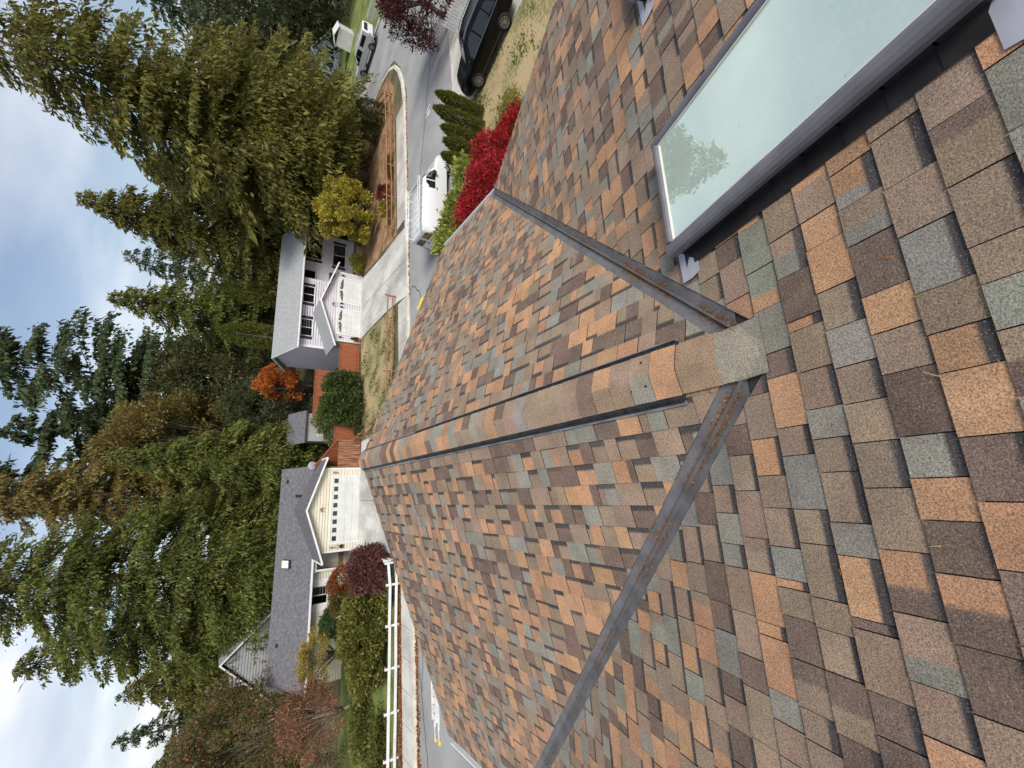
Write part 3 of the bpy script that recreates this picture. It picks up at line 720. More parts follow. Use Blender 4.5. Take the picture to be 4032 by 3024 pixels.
garage_door(wh, X(12.78), X(14.97), -.02, 1.93, 4, 5, None, 'fan'); garage_door(wh, X(15.65), X(17.86), -.02, 1.93, 4, 5, None, 'fan')
window(wh, X(13.2), X(14.66), Yw(37.5), 3.44, 4.30, 2, shut=True, gl=('winglass','blind'))
window(wh, X(16.32), X(17.78), Yw(37.5), 3.44, 4.30, 2, shut=True, gl=('winglass','winglass'))
window(wh, X(19.0), X(19.9), Yw(38.5), 3.3, 4.25, 1)
window(wh, X(21.2), X(23.3), Yw(38.5), 2.85, 4.2, 2, shut=True)
window(wh, X(21.0), X(23.2), Yw(38.5), .75, 1.85, 2, shut=True, gl=('winglass','blind'))
boxpart('front_door', M['purple'], wh, X(19.25), X(20.15), Yw(38.45), Yw(38.47), .1, 2.1)
boxpart('door_sidelight', M['blind'], wh, X(18.8), X(19.15), Yw(38.45), Yw(38.47), .1, 2.1)
boxpart('side_window', M['blind'], wh, X(12.09), X(12.125), .7, 1.75, 1.0, 1.75)
for lx in (12.45, 15.15, 15.5, 18.1):
    b = MB(); b.tube([(X(lx),-.05,1.78),(X(lx),-.12,1.72),(X(lx),-.12,1.56)], [.05,.07,.05], 7); b.build('wall_lamp', M['blacktrim'], wh)
b = MB(); b.box(X(15.2),X(15.4),-.10,-.03,2.36,2.46); b.tube([(X(15.22),-.1,2.38),(X(15.16),-.2,2.30)],.05,7); b.tube([(X(15.38),-.1,2.38),(X(15.44),-.2,2.30)],.05,7); b.build('flood_lamp', M['copper'], wh)
b = MB(); b.tube([(X(12.17),Yw(37.42),4.3),(X(12.17),Yw(37.42),.1)], .04, 6); b.tube([(X(18.55),Yw(38.42),4.4),(X(18.55),Yw(38.42),.1)], .04, 6); b.build('downpipe', M['whitetrim'], wh)

# --- cream bungalow with gabled garage
yh = thing('cream_house', 'low cream house with dark grey roof and wide white garage door', 'house', (-1.37,33.3,0))
X = lambda x: x+1.37
Yy = lambda y: y-33.3
b = MB()
siding(b, (X(-4.33),0),(X(1.56),0), 0, 2.58); siding(b, (X(-4.33),0),(X(1.56),0), 2.58, 3.62, top=.503)
siding(b, (X(-13.8),Yy(36.8)),(X(-6.03),Yy(36.8)), 0, 2.55)
b.build('front_wall', M['cream'], yh)
b = MB(); b.box(X(-4.33),X(-4.15),.01,Yy(38.3),0,2.5); b.box(X(1.38),X(1.56),.01,Yy(43.8),0,2.5); b.box(X(-13.8),X(-13.62),Yy(36.82),Yy(43.8),0,2.5); b.box(X(-13.6),X(1.36),Yy(43.6),Yy(43.8),0,2.5)
b.box(X(-6.2),X(-6.03),Yy(36.82),Yy(38.3),0,2.5); b.box(X(-6.02),X(-4.34),Yy(38.2),Yy(38.3),0,2.5)
b.build('side_wall', M['cream'], yh)
b = MB(); pitched(b, X(-14.05), X(1.95), Yy(36.2), Yy(40), Yy(44.2), 2.60, 4.63); b.build('main_roof', M['roofdark'], yh)
b = MB()
for (xa, za, xb, zb) in ((-4.98,2.56,-1.37,3.76),(-1.37,3.76,2.24,2.56)):
    b.prism([(X(xa),-.4,za-.1),(X(xb),-.4,zb-.1),(X(xb),-.4,zb),(X(xa),-.4,za)], (0,5.6,0))
go = b.build('garage_roof', M['roofdark'], yh)
cb2 = MB()
for i in range(10):
    y0 = -.36+i*.5
    cb2.prism([(X(-1.52),y0,3.765-.04),(X(-1.37),y0,3.785),(X(-1.22),y0,3.765-.04)], (0,.47,0))
cb2.build('ridge_caps', M['roofdark'], go)
b = MB()
for (xa, za, xb, zb) in ((-5.0,2.43,-1.37,3.64),(-1.37,3.64,2.26,2.43)):
    b.prism([(X(xa),-.44,za),(X(xb),-.44,zb),(X(xb),-.44,zb+.125),(X(xa),-.44,za+.125)], (0,.036,0))
b.build('rake_board', M['whitetrim'], yh)
for q in ((X(-14.05),X(-5.0),Yy(36.06),Yy(36.18),2.47,2.60),(X(-5.1),X(-4.99),-.4,Yy(36.05),2.44,2.56),(X(2.25),X(2.36),-.4,Yy(36.1),2.44,2.56)): boxpart('gutter', M['white'], yh, *q)
for q in ((X(-4.36),X(-4.25),-.045,-.001,0,2.5),(X(1.48),X(1.59),-.045,-.001,0,2.5),(X(-6.1),X(-5.98),Yy(36.755),Yy(36.795),0,2.5)): boxpart('corner_board', M['whitetrim'], yh, *q)
garage_door(yh, X(-3.72), X(.93), -.02, 1.98, 8, 4, None, 'square')
window(yh, X(-8.30), X(-7.12), Yy(36.8), 1.28, 2.30, 2, shut=True, shutm='whitetrim', gl=('winglass','blind'), shw=.5)
boxpart('porch_panel', M['whitetrim'], yh, X(-6.0), X(-4.36), Yy(38.1), Yy(38.19), .9, 2.45)
boxpart('front_door', M['white'], yh, X(-5.6), X(-4.75), Yy(38.02), Yy(38.09), .05, 2.05)
boxpart('porch_step', M['railwood'], yh, X(-5.9), X(-4.5), Yy(37.4), Yy(38.0), 0, .25)
boxpart('porch_beam', M['whitetrim'], yh, X(-6.0), X(-4.4), Yy(36.3), Yy(36.42), 2.2, 2.42)
boxpart('porch_post', M['whitetrim'], yh, X(-5.95), X(-5.83), Yy(36.3), Yy(36.42), 0, 2.19)
for lx in (-4.02, 1.24):
    b = MB(); b.tube([(X(lx),-.03,1.95),(X(lx),-.12,1.93),(X(lx),-.13,1.68)], [.04,.08,.04], 7); b.build('wall_lamp', M['copper'], yh)
b = MB(); b.box(X(-1.43),X(-1.31),-.08,-.03,2.66,2.76); b.tube([(X(-1.42),-.08,2.7),(X(-1.5),-.2,2.62)],.055,7); b.tube([(X(-1.32),-.08,2.7),(X(-1.24),-.2,2.62)],.055,7); b.build('flood_lamp', M['copper'], yh)
b = MB()
for k in range(5): b.box(X(-1.5),X(-1.2),-.05,-.028,3.2+k*.05,3.23+k*.05)
b.build('gable_vent', M['whitetrim'], yh)
b = MB(); b.prism([(X(-4.13),-.16,1.08),(X(-3.88),-.16,1.08),(X(-3.88),-.16,1.28),(X(-3.92),-.16,1.34),(X(-4.09),-.16,1.34),(X(-4.13),-.16,1.28)], (0,.13,0)); b.build('mailbox', M['trimdk'], yh)
for i in range(4): boxpart('house_number', M['copper'], yh, X(-4.18)+i*.11, X(-4.12)+i*.11, -.045, -.03, 1.42, 1.52)
# roof fittings
sl_ = (4.63-2.60)/(40-36.2); zr_ = lambda y: 2.60+(y-36.2)*sl_
b = MB(); b.prism([(X(-5.75),Yy(38.2),zr_(38.2)+.02),(X(-5.1),Yy(38.2),zr_(38.2)+.02),(X(-5.1),Yy(39.0),zr_(39)+.02),(X(-5.75),Yy(39.0),zr_(39)+.02)], (0,0,.16)); s_ = b.build('roof_skylight', M['trimdk'], yh)
b = MB(); b.prism([(X(-5.70),Yy(38.26),zr_(38.26)+.185),(X(-5.15),Yy(38.26),zr_(38.26)+.185),(X(-5.15),Yy(38.94),zr_(38.94)+.185),(X(-5.70),Yy(38.94),zr_(38.94)+.185)], (0,0,.02)); b.build('skylight_pane', M['seal'], s_)
b = MB(); b.tube([(X(-.3),Yy(37.3),zr_(37.3)-.1),(X(-.3),Yy(37.3),zr_(37.3)+.55)], .09, 9); b.tube([(X(-.3),Yy(37.3),zr_(37.3)+.551),(X(-.3),Yy(37.3),zr_(37.3)+.64)], .14, 9); b.build('flue_pipe', M['blacktrim'], yh)
for (vx, vy) in ((-1.0,37.6),(-11.2,39.1),(.9,39.2)):
    b = MB(); b.box(X(vx)-.12,X(vx)+.12,Yy(vy)-.1,Yy(vy)+.1,zr_(vy)-.05,zr_(vy)+.12); b.build('roof_vent', M['trimdk'], yh)
b = MB(); N = 18
for k in range(4):
    r_a, r_b = .31*k/4, .31*(k+1)/4
    for j in range(N):
        an, an2 = 2*math.pi*j/N, 2*math.pi*(j+1)/N
        pt = lambda r, a: (X(1.95)+r*math.cos(a), Yy(35.7)-.10+r*r*.55-.0, 3.05+r*math.sin(a))
        b.poly([pt(r_a,an),pt(r_b,an),pt(r_b,an2),pt(r_a,an2)] if k else [pt(0,0),pt(r_b,an),pt(r_b,an2)])
ds = b.build('satellite_dish', M['dish'], yh)
b = MB(); b.tube([(X(1.95),Yy(35.7)-.05,3.05),(X(1.7),Yy(35.9),2.95),(X(1.7),Yy(35.9),2.62)], .03, 6); b.tube([(X(1.95),Yy(35.7)-.02,2.68),(X(1.95),Yy(35.7)-.45,2.9)], .018, 5); b.box(X(1.91),X(1.99),Yy(35.7)-.52,Yy(35.7)-.42,2.86,2.96); b.build('dish_arm', M['blacktrim'], ds)
b = MB(); b.box(X(1.7),X(2.1),.4,.8,0,1.35); b.tube([(X(1.9),.6,1.35),(X(1.9),.6,1.45)], .03, 6); b.build('meter_box', M['dish'], yh)

# --- grey house behind
gh = thing('grey_house', 'grey sided house with white rake trim behind the cream house', 'house', (-13.5,46,0))
b = MB(); siding(b, (-3.5,0),(3.6,0), 0, 3.45, lap=.22); siding(b, (-3.5,0),(3.6,0), 3.45, 7.2, lap=.22, top=.49); b.build('gable_wall', M['greysid'], gh)
b = MB(); b.box(-3.5,-3.3,.02,9,0,3.4); b.box(3.4,3.6,.02,9,0,3.4); b.build('side_wall', M['greysid'], gh)
b = MB()
for (xa, za, xb, zb) in ((-3.95,3.3,-.05,7.5),(-.05,7.5,3.95,3.3)): b.prism([(xa,-.35,za-.12),(xb,-.35,zb-.12),(xb,-.35,zb),(xa,-.35,za)], (0,9.6,0))
b.build('roof', M['roofgrey'], gh)
b = MB()
for (xa, za, xb, zb) in ((-3.98,3.12,-.05,7.36),(-.05,7.36,3.98,3.12)): b.prism([(xa,-.39,za),(xb,-.39,zb),(xb,-.39,zb+.16),(xa,-.39,za+.16)], (0,.036,0))
b.box(-4.3,-3.98,-.3,-.2,3.05,3.2); b.build('rake_board', M['whitetrim'], gh)
b = MB(); b.box(-2.6,-.9,2.0,5.5,4.6,6.45); b.build('dormer', M['roofgrey'], gh)
b = MB(); b.box(-3.9,-2.62,1.9,1.98,4.55,4.66); b.build('dormer_trim', M['whitetrim'], gh)

# --- blue-grey house glimpsed at the right, white shed, dark shed roof
bh = thing('blue_house', 'blue-grey house gable with white trim glimpsed behind the large cedar', 'house', (61,52,0)); bh.scale = (.72,.72,.78)
b = MB(); siding(b, (-4,0),(4,0), 0, 2.8); siding(b, (-4,0),(4,0), 2.8, 4.6, top=.5); b.build('gable_wall', M['blue'], bh)
b = MB(); pitched(b, -.4, 8, -4.6, 0, 4.6, 2.7, 4.9, axis='y'); b.build('roof', M['roofgrey'], bh)
b = MB(); b.prism([(-4.7,-.46,2.5),(0,-.46,4.75),(0,-.46,4.95),(-4.7,-.46,2.7)], (0,.05,0)); b.prism([(4.7,-.46,2.5),(0,-.46,4.75),(0,-.46,4.95),(4.7,-.46,2.7)], (0,.05,0)); b.build('rake_board', M['whitetrim'], bh)
b = MB(); b.box(-3.8,3.8,.2,7.8,0,2.7); b.build('body', M['blue'], bh)
window(bh, -2.5, -1.0, 0, 1.0, 2.2, 2); window(bh, 1.0, 2.5, 0, 1.0, 2.2, 2)
ws = thing('white_shed', 'small white panelled shed on the grass beyond the parked pickup', 'shed', (56.5,44.5,0), .5)
b = MB(); b.box(-1.3,1.3,-1,1,0,1.75); b.build('wall', M['white'], ws)
b = MB(); b.prism([(-1.45,-1.15,1.76),(1.45,-1.15,1.76),(1.45,0,2.15),(-1.45,0,2.15)], (0,0,.06)); b.prism([(-1.45,0,2.15),(1.45,0,2.15),(1.45,1.15,1.76),(-1.45,1.15,1.76)], (0,0,.06)); b.build('roof', M['white'], ws)
b = MB()
for k in range(5): b.box(-1.2+k*.5,-1.16+k*.5,-1.02,-1.001,.05,1.7)
b.box(-1.3,1.3,-1.025,-1.001,.85,.90); b.build('door_battens', M['dish'], ws)
sh = thing('dark_shed', 'low shed with slate dark roof behind the trellis and fence', 'shed', (5.95,42,0))
b = MB(); b.box(-1.3,1.3,.3,2.2,0,2.75); b.build('wall', M['greysid'], sh)
b = MB(); b.prism([(-1.5,0,2.72),(1.5,0,2.72),(1.5,2.6,3.85),(-1.5,2.6,3.85)], (0,0,.07)); b.build('roof', M['roofdark'], sh)

# ---------------------------------------------------------------- fences
def rail_fence(name, label, pts, m, hgt, rails, rad_=.045, post=.06, square=False, group=None):
    x0, y0 = pts[0]; t = thing(name, label, 'fence', (x0, y0, 0), group=group)
    for (x, y) in pts:
        b = MB()
        if square: b.box(x-x0-post, x-x0+post, y-y0-post, y-y0+post, -.02, hgt); b.prism([(x-x0-post-.015,y-y0-post-.015,hgt),(x-x0+post+.015,y-y0-post-.015,hgt),(x-x0+post+.015,y-y0+post+.015,hgt),(x-x0-post-.015,y-y0+post+.015,hgt)], (0,0,.03))
        else: b.tube([(x-x0+R_.uniform(-.02,.02),y-y0,-.05),(x-x0,y-y0,hgt*.5),(x-x0+R_.uniform(-.03,.03),y-y0,hgt)], [post,post*1.02,post*.92], 7)
        b.build('post', m, t)
    for i in range(len(pts)-1):
        for z in rails:
            b = MB(); p, q = Vector((pts[i][0]-x0, pts[i][1]-y0, z+R_.uniform(-.02,.02))), Vector((pts[i+1][0]-x0, pts[i+1][1]-y0, z+R_.uniform(-.02,.02)))
            off = Vector((0,-.09 if square else -.04,0))
            if square:
                d = (q-p).normalized(); n = Vector((-d.y,d.x,0))*.02
                P = [p+off-n,q+off-n,q+off+n,p+off+n]; b.prism([v+Vector((0,0,-.07)) for v in P], (0,0,.14))
            else: b.tube([p+off-(q-p)*.02, p+off+(q-p)*.5+Vector((0,0,R_.uniform(-.02,.01))), q+off+(q-p)*.02], rad_, 7)
            b.build('rail', m, t)
    return t
rail_fence('rail_fence', 'brown two-rail fence beside the needle bed under the large cedar', [(31.9,27.6),(29.4,27.1),(26.8,26.85),(24.1,26.65),(21.1,26.4),(18.3,26.15)], M['railwood'], .85, (.30,.66))
rail_fence('rail_fence', 'brown two-rail fence turning the corner beside the side street', [(31.95,27.9),(33.0,30.2),(33.6,33),(33.9,36),(34.1,39)], M['railwood'], .85, (.30,.66))
rail_fence('rail_fence', 'brown two-rail fence along the dry lawn of the white house', [(12.75,25.8),(10.05,25.75),(7.35,25.75),(4.9,25.75)], M['railwood'], .78, (.26,.6))
rail_fence('rail_fence', 'short brown rail fence climbing from the pavement to the weathered board fence', [(4.75,26.1),(4.35,29.0),(3.95,31.5),(3.75,33.2)], M['railwood'], .78, (.26,.6))
rail_fence('rail_fence', 'white two-rail fence along the pavement in front of the hedge', [(-4.35,24.75)]+[(-5.45-2.08*i,24.45-.02*i) for i in range(11)], M['whitetrim'], .74, (.22,.58), post=.055, square=True)
rail_fence('rail_fence', 'white rail fence beside the cream house driveway', [(-4.25,25.0),(-4.2,27.8),(-4.15,30.4),(-4.1,32.9)], M['whitetrim'], .74, (.22,.58), post=.055, square=True)
def board_fence(label, p, q, h, m, cap=True, bw=.145, group=None, hq=None):
    t = thing('board_fence', label, 'fence', (p[0],p[1],0), group=group)
    d = Vector((q[0]-p[0], q[1]-p[1], 0)); L = d.length; d.normalize(); n = Vector((-d.y,d.x,0)); k = int(L/bw)
    hq = h if hq is None else hq
    for i in range(k):
        a = i*L/k; o_ = R_.uniform(-.006,.006); hh = h+(hq-h)*(i+.5)/k
        P = [d*(a+.004)+n*o_, d*(a+L/k-.004)+n*o_, d*(a+L/k-.004)+n*(o_+.02), d*(a+.004)+n*(o_+.02)]
        b = MB(); b.prism([(v.x,v.y,.03) for v in P], (0,0,hh-.03+R_.uniform(-.012,.012))); b.build('board', m, t)
    if cap:
        b = MB(); P0, P1 = -n*.05, d*L-n*.05; b.prism([P0+Vector((0,0,h+.02)), P1+Vector((0,0,hq+.02)), P1+n*.12+Vector((0,0,hq+.02)), P0+n*.12+Vector((0,0,h+.02))], (0,0,.04)); b.build('cap_rail', m, t)
        b = MB(); P0, P1 = -n*.03, d*L-n*.03
        for z in (.25, -.12): 
            za, zb = (z, z) if z > 0 else (h+z, hq+z)
            b.prism([P0+Vector((0,0,za)), P1+Vector((0,0,zb)), P1+n*.02+Vector((0,0,zb)), P0+n*.02+Vector((0,0,za))], (0,0,.09))
        b.build('trim_rails', m, t)
    n_ = max(1, int(L/2.4))
    for i in range(n_+1):
        b = MB(); c = d*(L*i/n_); b.box(c.x-.05,c.x+.05,c.y+.03,c.y+.13,0,h+(hq-h)*i/n_); b.build('post', m, t)
    return t
board_fence('red stained board fence and gate beside the white garage', (9.2,34.72), (12.0,34.72), 1.6, M['redwood'])
board_fence('red stained board fence behind the round cypress bush', (6.3,38.5), (10.5,38.5), 2.75, M['redwood'])
board_fence('red stained fence between the cypress bush and weathered fence', (3.75,33.9), (5.6,33.9), 1.85, M['redwood'])
board_fence('weathered streaky board fence beside the cream garage', (1.62,33.42), (3.68,33.42), 1.66, M['weathered'], cap=False)
board_fence('dark brown fence sloping down behind the weathered fence', (1.9,35.2), (3.72,33.55), 2.9, M['redwood'], hq=1.7)
tr = thing('trellis', 'pale wooden trellis frame with climbing vine beside the shed', 'trellis', (4.4,36.3,0))
b = MB()
for xx in (0,1.3,2.5): b.box(xx-.03,xx+.03,-.03,.03,0,2.7)
for zz in (1.5,2.1,2.7): b.box(-.1,2.6,-.055,-.031,zz-.03,zz+.03)
b.build('frame', M['seal'], tr)
def picket(label, p, q, h):
    t = thing('picket_fence', label, 'fence', (p[0],p[1],0)); d = Vector((q[0]-p[0],q[1]-p[1],0)); L = d.length; d.normalize(); n = Vector((-d.y,d.x,0))
    b = MB()
    for z in (h*.3,h*.75): b.prism([d*0+Vector((0,0,z)), d*L+Vector((0,0,z)), d*L+n*.03+Vector((0,0,z)), n*.03+Vector((0,0,z))], (0,0,.08))
    b.build('rail', M['whitetrim'], t); k = int(L/.17)
    for i in range(k):
        a = d*(i*.17); b = MB(); e = d*.09
        b.prism([a+Vector((0,0,.04)), a+e+Vector((0,0,.04)), a+e+Vector((0,0,h-.05)), a+e*.5+Vector((0,0,h)), a+Vector((0,0,h-.05))], n*-.02); b.build('picket', M['whitetrim'], t)
    return t
picket('white picket fence on the grass beyond the parked pickup', (47.2,30.2), (46.6,33.6), 1.0)
picket('white picket fence panel beside the driveway under the dark red tree', (25.2,16.0), (25.6,13.2), 1.0)

# ---------------------------------------------------------------- vehicles (length along +x, front at +x)
def wheel(parent, x, y, r, wd, spokes=True):
    s = 1 if y > 0 else -1
    b = MB(); N = 22; prof = [(.62,-.5),(.9,-.5),(1,-.32),(1,.32),(.9,.5),(.62,.5)]
    rings = [[Vector((x+r*p*math.cos(a), y+wd*q*1.0, r+r*p*math.sin(a))) for p, q in prof] for a in [2*math.pi*i/N for i in range(N+1)]]
    b.grid(rings); t = b.build('wheel', M['tyre'], parent, smooth=True)
    b = MB(); yo = y+s*wd*.40
    if spokes:
        for k in range(10):
            a = 2*math.pi*k/10; da = .13
            P = lambda rr, an: (x+r*rr*math.cos(an), yo, r+r*rr*math.sin(an))
            b.prism([P(.12,a-da*2),P(.62,a-da),P(.62,a+da),P(.12,a+da*2)], (0,s*.02,0))
        b.tube([(x,yo,r),(x,yo+s*.03,r)], r*.16, 10)
        ring = [[Vector((x+r*p*math.cos(a), yo+s*q, r+r*p*math.sin(a))) for p, q in ((.58,0),(.58,.025),(.64,.025),(.64,0))] for a in [2*math.pi*i/N for i in range(N+1)]]
        b.grid(ring)
    else: b.tube([(x,yo-.02*s,r),(x,yo+s*.03,r)], [r*.6,r*.5], 14)
    b.build('rim', M['rim'], t)
    b = MB(); b.tube([(x,y-s*.02,r),(x,y-s*.01+s*.02,r)], r*.63, 14); b.build('brake_disc', M['blacktrim'], t)
def body_loft(st, name, m, parent):
    """stations: (x, half width at sill, belt, roof, z sill, z belt, z roof)"""
    rows = []
    for (x, ws_, wb_, wr, zs, zb, zr) in st:
        half = [(ws_*.92,zs),(ws_,zs+.08),(ws_*1.005,zs+(zb-zs)*.45),(wb_*1.0,zb-.06),(wb_*.985,zb),(wr+(wb_-wr)*.10,zr-.10*(zr-zb)),(wr*.93,zr-.012*(1 if zr-zb > .2 else .3)),(wr*.5,zr)]
        rows.append([Vector((x,-a,z)) for a, z in half]+[Vector((x,a,z)) for a, z in half[::-1]])
    b = MB(); b.grid(rows, close=True); b.poly(rows[0][::-1]); b.poly(rows[-1])
    o = b.build(name, m, parent, smooth=True)
    e = o.modifiers.new('edge', 'EDGE_SPLIT'); e.split_angle = rad(38)
    return o
def sidepoly(parent, name, m, pts, fn, off=.006, both=True):
    """flat panel following the body side: pts (x,z); fn(x,z)->half width"""
    for s in ((-1,1) if both else (-1,)):
        b = MB(); b.poly([(x, s*(fn(x,z)+off), z) for x, z in pts]); 
        b.prism([(x, s*(fn(x,z)-.004), z) for x, z in pts], (0, s*(off+.004), 0)); b.build(name, m, parent)
# white cargo van with ladder rack
van = thing('cargo_van', 'white cargo van with a white ladder rack parked on the near side of the street', 'van', (15.25,18.3,-.126), rad(-2)); van.scale = (.97,.97,.88)
st = [(-2.55,.86,.88,.74,.34,1.05,1.72),(-2.48,.90,.92,.80,.28,1.05,1.80),(-2.0,.92,.94,.82,.26,1.05,1.86),(.3,.92,.94,.82,.26,1.05,1.86),(.75,.92,.94,.80,.26,1.05,1.83),(1.30,.92,.93,.72,.26,1.04,1.44),(1.62,.92,.93,.80,.26,1.02,1.14),(2.3,.90,.88,.72,.26,.94,1.02),(2.55,.84,.82,.66,.30,.82,.92),(2.68,.74,.74,.60,.36,.70,.80)]
body_loft(st, 'body', M['vanwhite'], van)
fnv = lambda x, z: (.94 if z < 1.06 else .94-(z-1.05)*(.122/.70)) - (.0 if x < .75 else 0)
sidepoly(van, 'side_window', M['carglass'], [(.18,1.10),(.62,1.10),(.62,1.66),(.18,1.66)], fnv)
sidepoly(van, 'door_window', M['carglass'], [(.70,1.10),(1.42,1.10),(1.18,1.42),(.86,1.66),(.70,1.66)], fnv)
sidepoly(van, 'side_panel_seam', M['dish'], [(-.02,.4),(.0,.4),(.0,1.72),(-.02,1.72)], fnv)
sidepoly(van, 'side_panel_seam', M['dish'], [(-1.32,.45),(-1.30,.45),(-1.30,1.72),(-1.32,1.72)], fnv)
sidepoly(van, 'door_handle', M['blacktrim'], [(.12,.96),(.28,.96),(.28,1.01),(.12,1.01)], fnv, .02)
sidepoly(van, 'door_handle', M['blacktrim'], [(-1.2,.96),(-1.05,.96),(-1.05,1.01),(-1.2,1.01)], fnv, .02)
b = MB(); b.prism([(.80,-.70,1.815),(.80,.70,1.815),(1.34,.66,1.43),(1.34,-.66,1.43)], (.02,0,.014)); b.build('windscreen', M['carglass'], van)
for s in (-1,1):
    b = MB(); b.prism([(-2.545,s*.08,1.12),(-2.545,s*.76,1.12),(-2.535,s*.68,1.58),(-2.535,s*.08,1.58)], (-.016,0,0)); b.build('rear_window', M['carglass'], van)
    b = MB(); b.prism([(-2.55,s*.80,.62),(-2.55,s*.87,.62),(-2.54,s*.87,1.0),(-2.54,s*.80,1.0)], (-.02,0,0)); b.build('tail_lamp', M['redlamp'], van)
    b = MB(); b.box(.98,1.16,min(s*.95,s*1.13),max(s*.95,s*1.13),1.10,1.30); b.build('mirror', M['blacktrim'], van)
    b = MB(); b.prism([(2.56,s*.52,.62),(2.56,s*.76,.62),(2.50,s*.78,.80),(2.58,s*.52,.80)], (.06,0,0)); b.build('headlamp', M['lamp'], van)
    b = MB(); b.box(-2.578,-2.56,min(s*.1,s*.26),max(s*.1,s*.26),.92,.98); b.build('rear_door_handle', M['blacktrim'], van)
    for xx in (-1.72, 1.78): wheel(van, xx, s*.80, .33, .22, False)
b = MB(); b.box(-2.72,-2.56,-.88,.88,.30,.48); b.build('rear_bumper', M['blacktrim'], van)
b = MB(); b.box(2.62,2.74,-.72,.72,.32,.52); b.build('front_bumper', M['blacktrim'], van)
rk = MB()
for s in (-1,1):
    rk.tube([(-2.55,s*.80,2.06),(.75,s*.80,2.06)], .028, 6)
    rk.tube([(-2.5,s*.80,2.17),(.7,s*.80,2.17)], .02, 6)
    for xx in (-2.3,-1.1,.1,.6): rk.tube([(xx,s*.80,2.05),(xx,s*.76,1.80)], .022, 5)
for i in range(9): rk.tube([(-2.5+i*.39,-.8,2.06),(-2.5+i*.39,.8,2.06)], .02, 5)
rk.build('ladder_rack', M['white'], van)
# black suv in the drive
suv = thing('black_suv', 'black sport utility vehicle parked on the driveway beside the dry lawn', 'car', (20.25,12.45,.0), rad(112))
st = [(-2.22,.74,.78,.62,.42,.98,1.28),(-2.12,.84,.86,.66,.36,1.0,1.42),(-1.9,.88,.90,.68,.30,1.0,1.58),(-1.2,.90,.91,.68,.26,.98,1.65),(-.2,.90,.91,.68,.26,.96,1.66),(.35,.90,.91,.66,.26,.95,1.58),(1.02,.90,.90,.70,.26,.95,1.10),(1.45,.89,.88,.70,.27,.92,1.01),(1.95,.86,.82,.62,.30,.84,.93),(2.16,.78,.72,.5,.36,.72,.82),(2.24,.66,.62,.42,.42,.60,.70)]
body_loft(st, 'body', M['black_paint'], suv)
fns = lambda x, z: .91 if z < .97 else .91-(z-.97)*(.215/.66)
sidepoly(suv, 'side_window', M['carglass'], [(-1.72,1.06),(-1.2,1.05),(-1.2,1.50),(-1.5,1.46)], fns)
sidepoly(suv, 'side_window', M['carglass'], [(-1.14,1.05),(-.34,1.03),(-.34,1.53),(-1.14,1.51)], fns)
sidepoly(suv, 'side_window', M['carglass'], [(-.26,1.03),(.72,1.02),(.28,1.42),(.0,1.53),(-.26,1.54)], fns)
sidepoly(suv, 'chrome_strip', M['rim'], [(-1.8,1.025),(.75,.985),(.75,1.0),(-1.8,1.04)], fns, .01)
sidepoly(suv, 'sill_trim', M['blacktrim'], [(-.95,.28),(.95,.28),(.95,.36),(-.95,.36)], lambda x, z: .905, .012)
b = MB(); b.prism([(.40,-.58,1.555),(.40,.58,1.555),(1.0,.62,1.12),(1.0,-.62,1.12)], (.02,0,.014)); b.build('windscreen', M['carglass'], suv)
b = MB(); b.prism([(-2.20,-.56,1.06),(-2.20,.56,1.06),(-1.99,.54,1.50),(-1.99,-.54,1.50)], (-.03,0,.0)); b.build('rear_window', M['lamp'], suv)  # white sky reflection painted as the pane's pale colour
for s in (-1,1):
    b = MB(); b.prism([(-2.26,s*.50,.86),(-2.16,s*.88,.86),(-1.86,s*.925,.92),(-1.86,s*.925,1.0),(-2.16,s*.88,1.04),(-2.26,s*.5,1.0)], (0,0,.04)); b.build('tail_lamp', M['redlamp'], suv)
    b = MB(); b.box(.62,.80,min(s*.92,s*1.08),max(s*.92,s*1.08),1.0,1.14); b.build('mirror', M['black_paint'], suv)
    b = MB(); b.prism([(2.0,s*.5,.66),(1.9,s*.80,.68),(1.86,s*.83,.78),(2.06,s*.5,.74)], (.09,0,.0)); b.build('headlamp', M['lamp'], suv)
    b = MB(); b.tube([(-1.5,s*.60,1.70),(-.2,s*.60,1.73),(.2,s*.6,1.68)], .02, 6); b.build('roof_rail', M['rim'], suv)
    for xx in (-1.28, 1.30): wheel(suv, xx, s*.82, .345, .22)
b = MB(); b.box(-2.30,-2.14,-.72,.72,.40,.60); b.build('rear_bumper', M['blacktrim'], suv)
b = MB(); b.box(-2.312,-2.301,-.55,.55,.60,.63); b.build('chrome_trim', M['rim'], suv)
# white pickup with canopy
pk = thing('white_pickup', 'white pickup with a white canopy parked on the side street', 'pickup', (43.9,35.0,-.126), rad(98))
st = [(-2.5,.80,.82,.66,.45,1.02,1.55),(-2.44,.86,.88,.72,.42,1.02,1.62),(-.75,.88,.90,.74,.40,1.02,1.66),(-.70,.88,.90,.74,.40,1.0,1.64),(.25,.88,.90,.72,.38,.99,1.62),(.95,.88,.88,.70,.38,.98,1.16),(1.4,.87,.86,.70,.38,.97,1.06),(2.2,.84,.80,.64,.40,.92,1.0),(2.45,.76,.72,.56,.44,.80,.88)]
body_loft(st, 'body', M['vanwhite'], pk)
fnp = lambda x, z: .90 if z < 1.0 else .90-(z-1.0)*(.165/.66)
sidepoly(pk, 'canopy_window', M['carglass'], [(-2.1,1.14),(-.95,1.14),(-.95,1.46),(-2.1,1.46)], fnp)
sidepoly(pk, 'cab_window', M['carglass'], [(-.58,1.06),(.10,1.06),(.10,1.52),(-.58,1.52)], fnp)
sidepoly(pk, 'cab_window', M['carglass'], [(.15,1.06),(.80,1.04),(.45,1.36),(.22,1.52),(.15,1.52)], fnp)
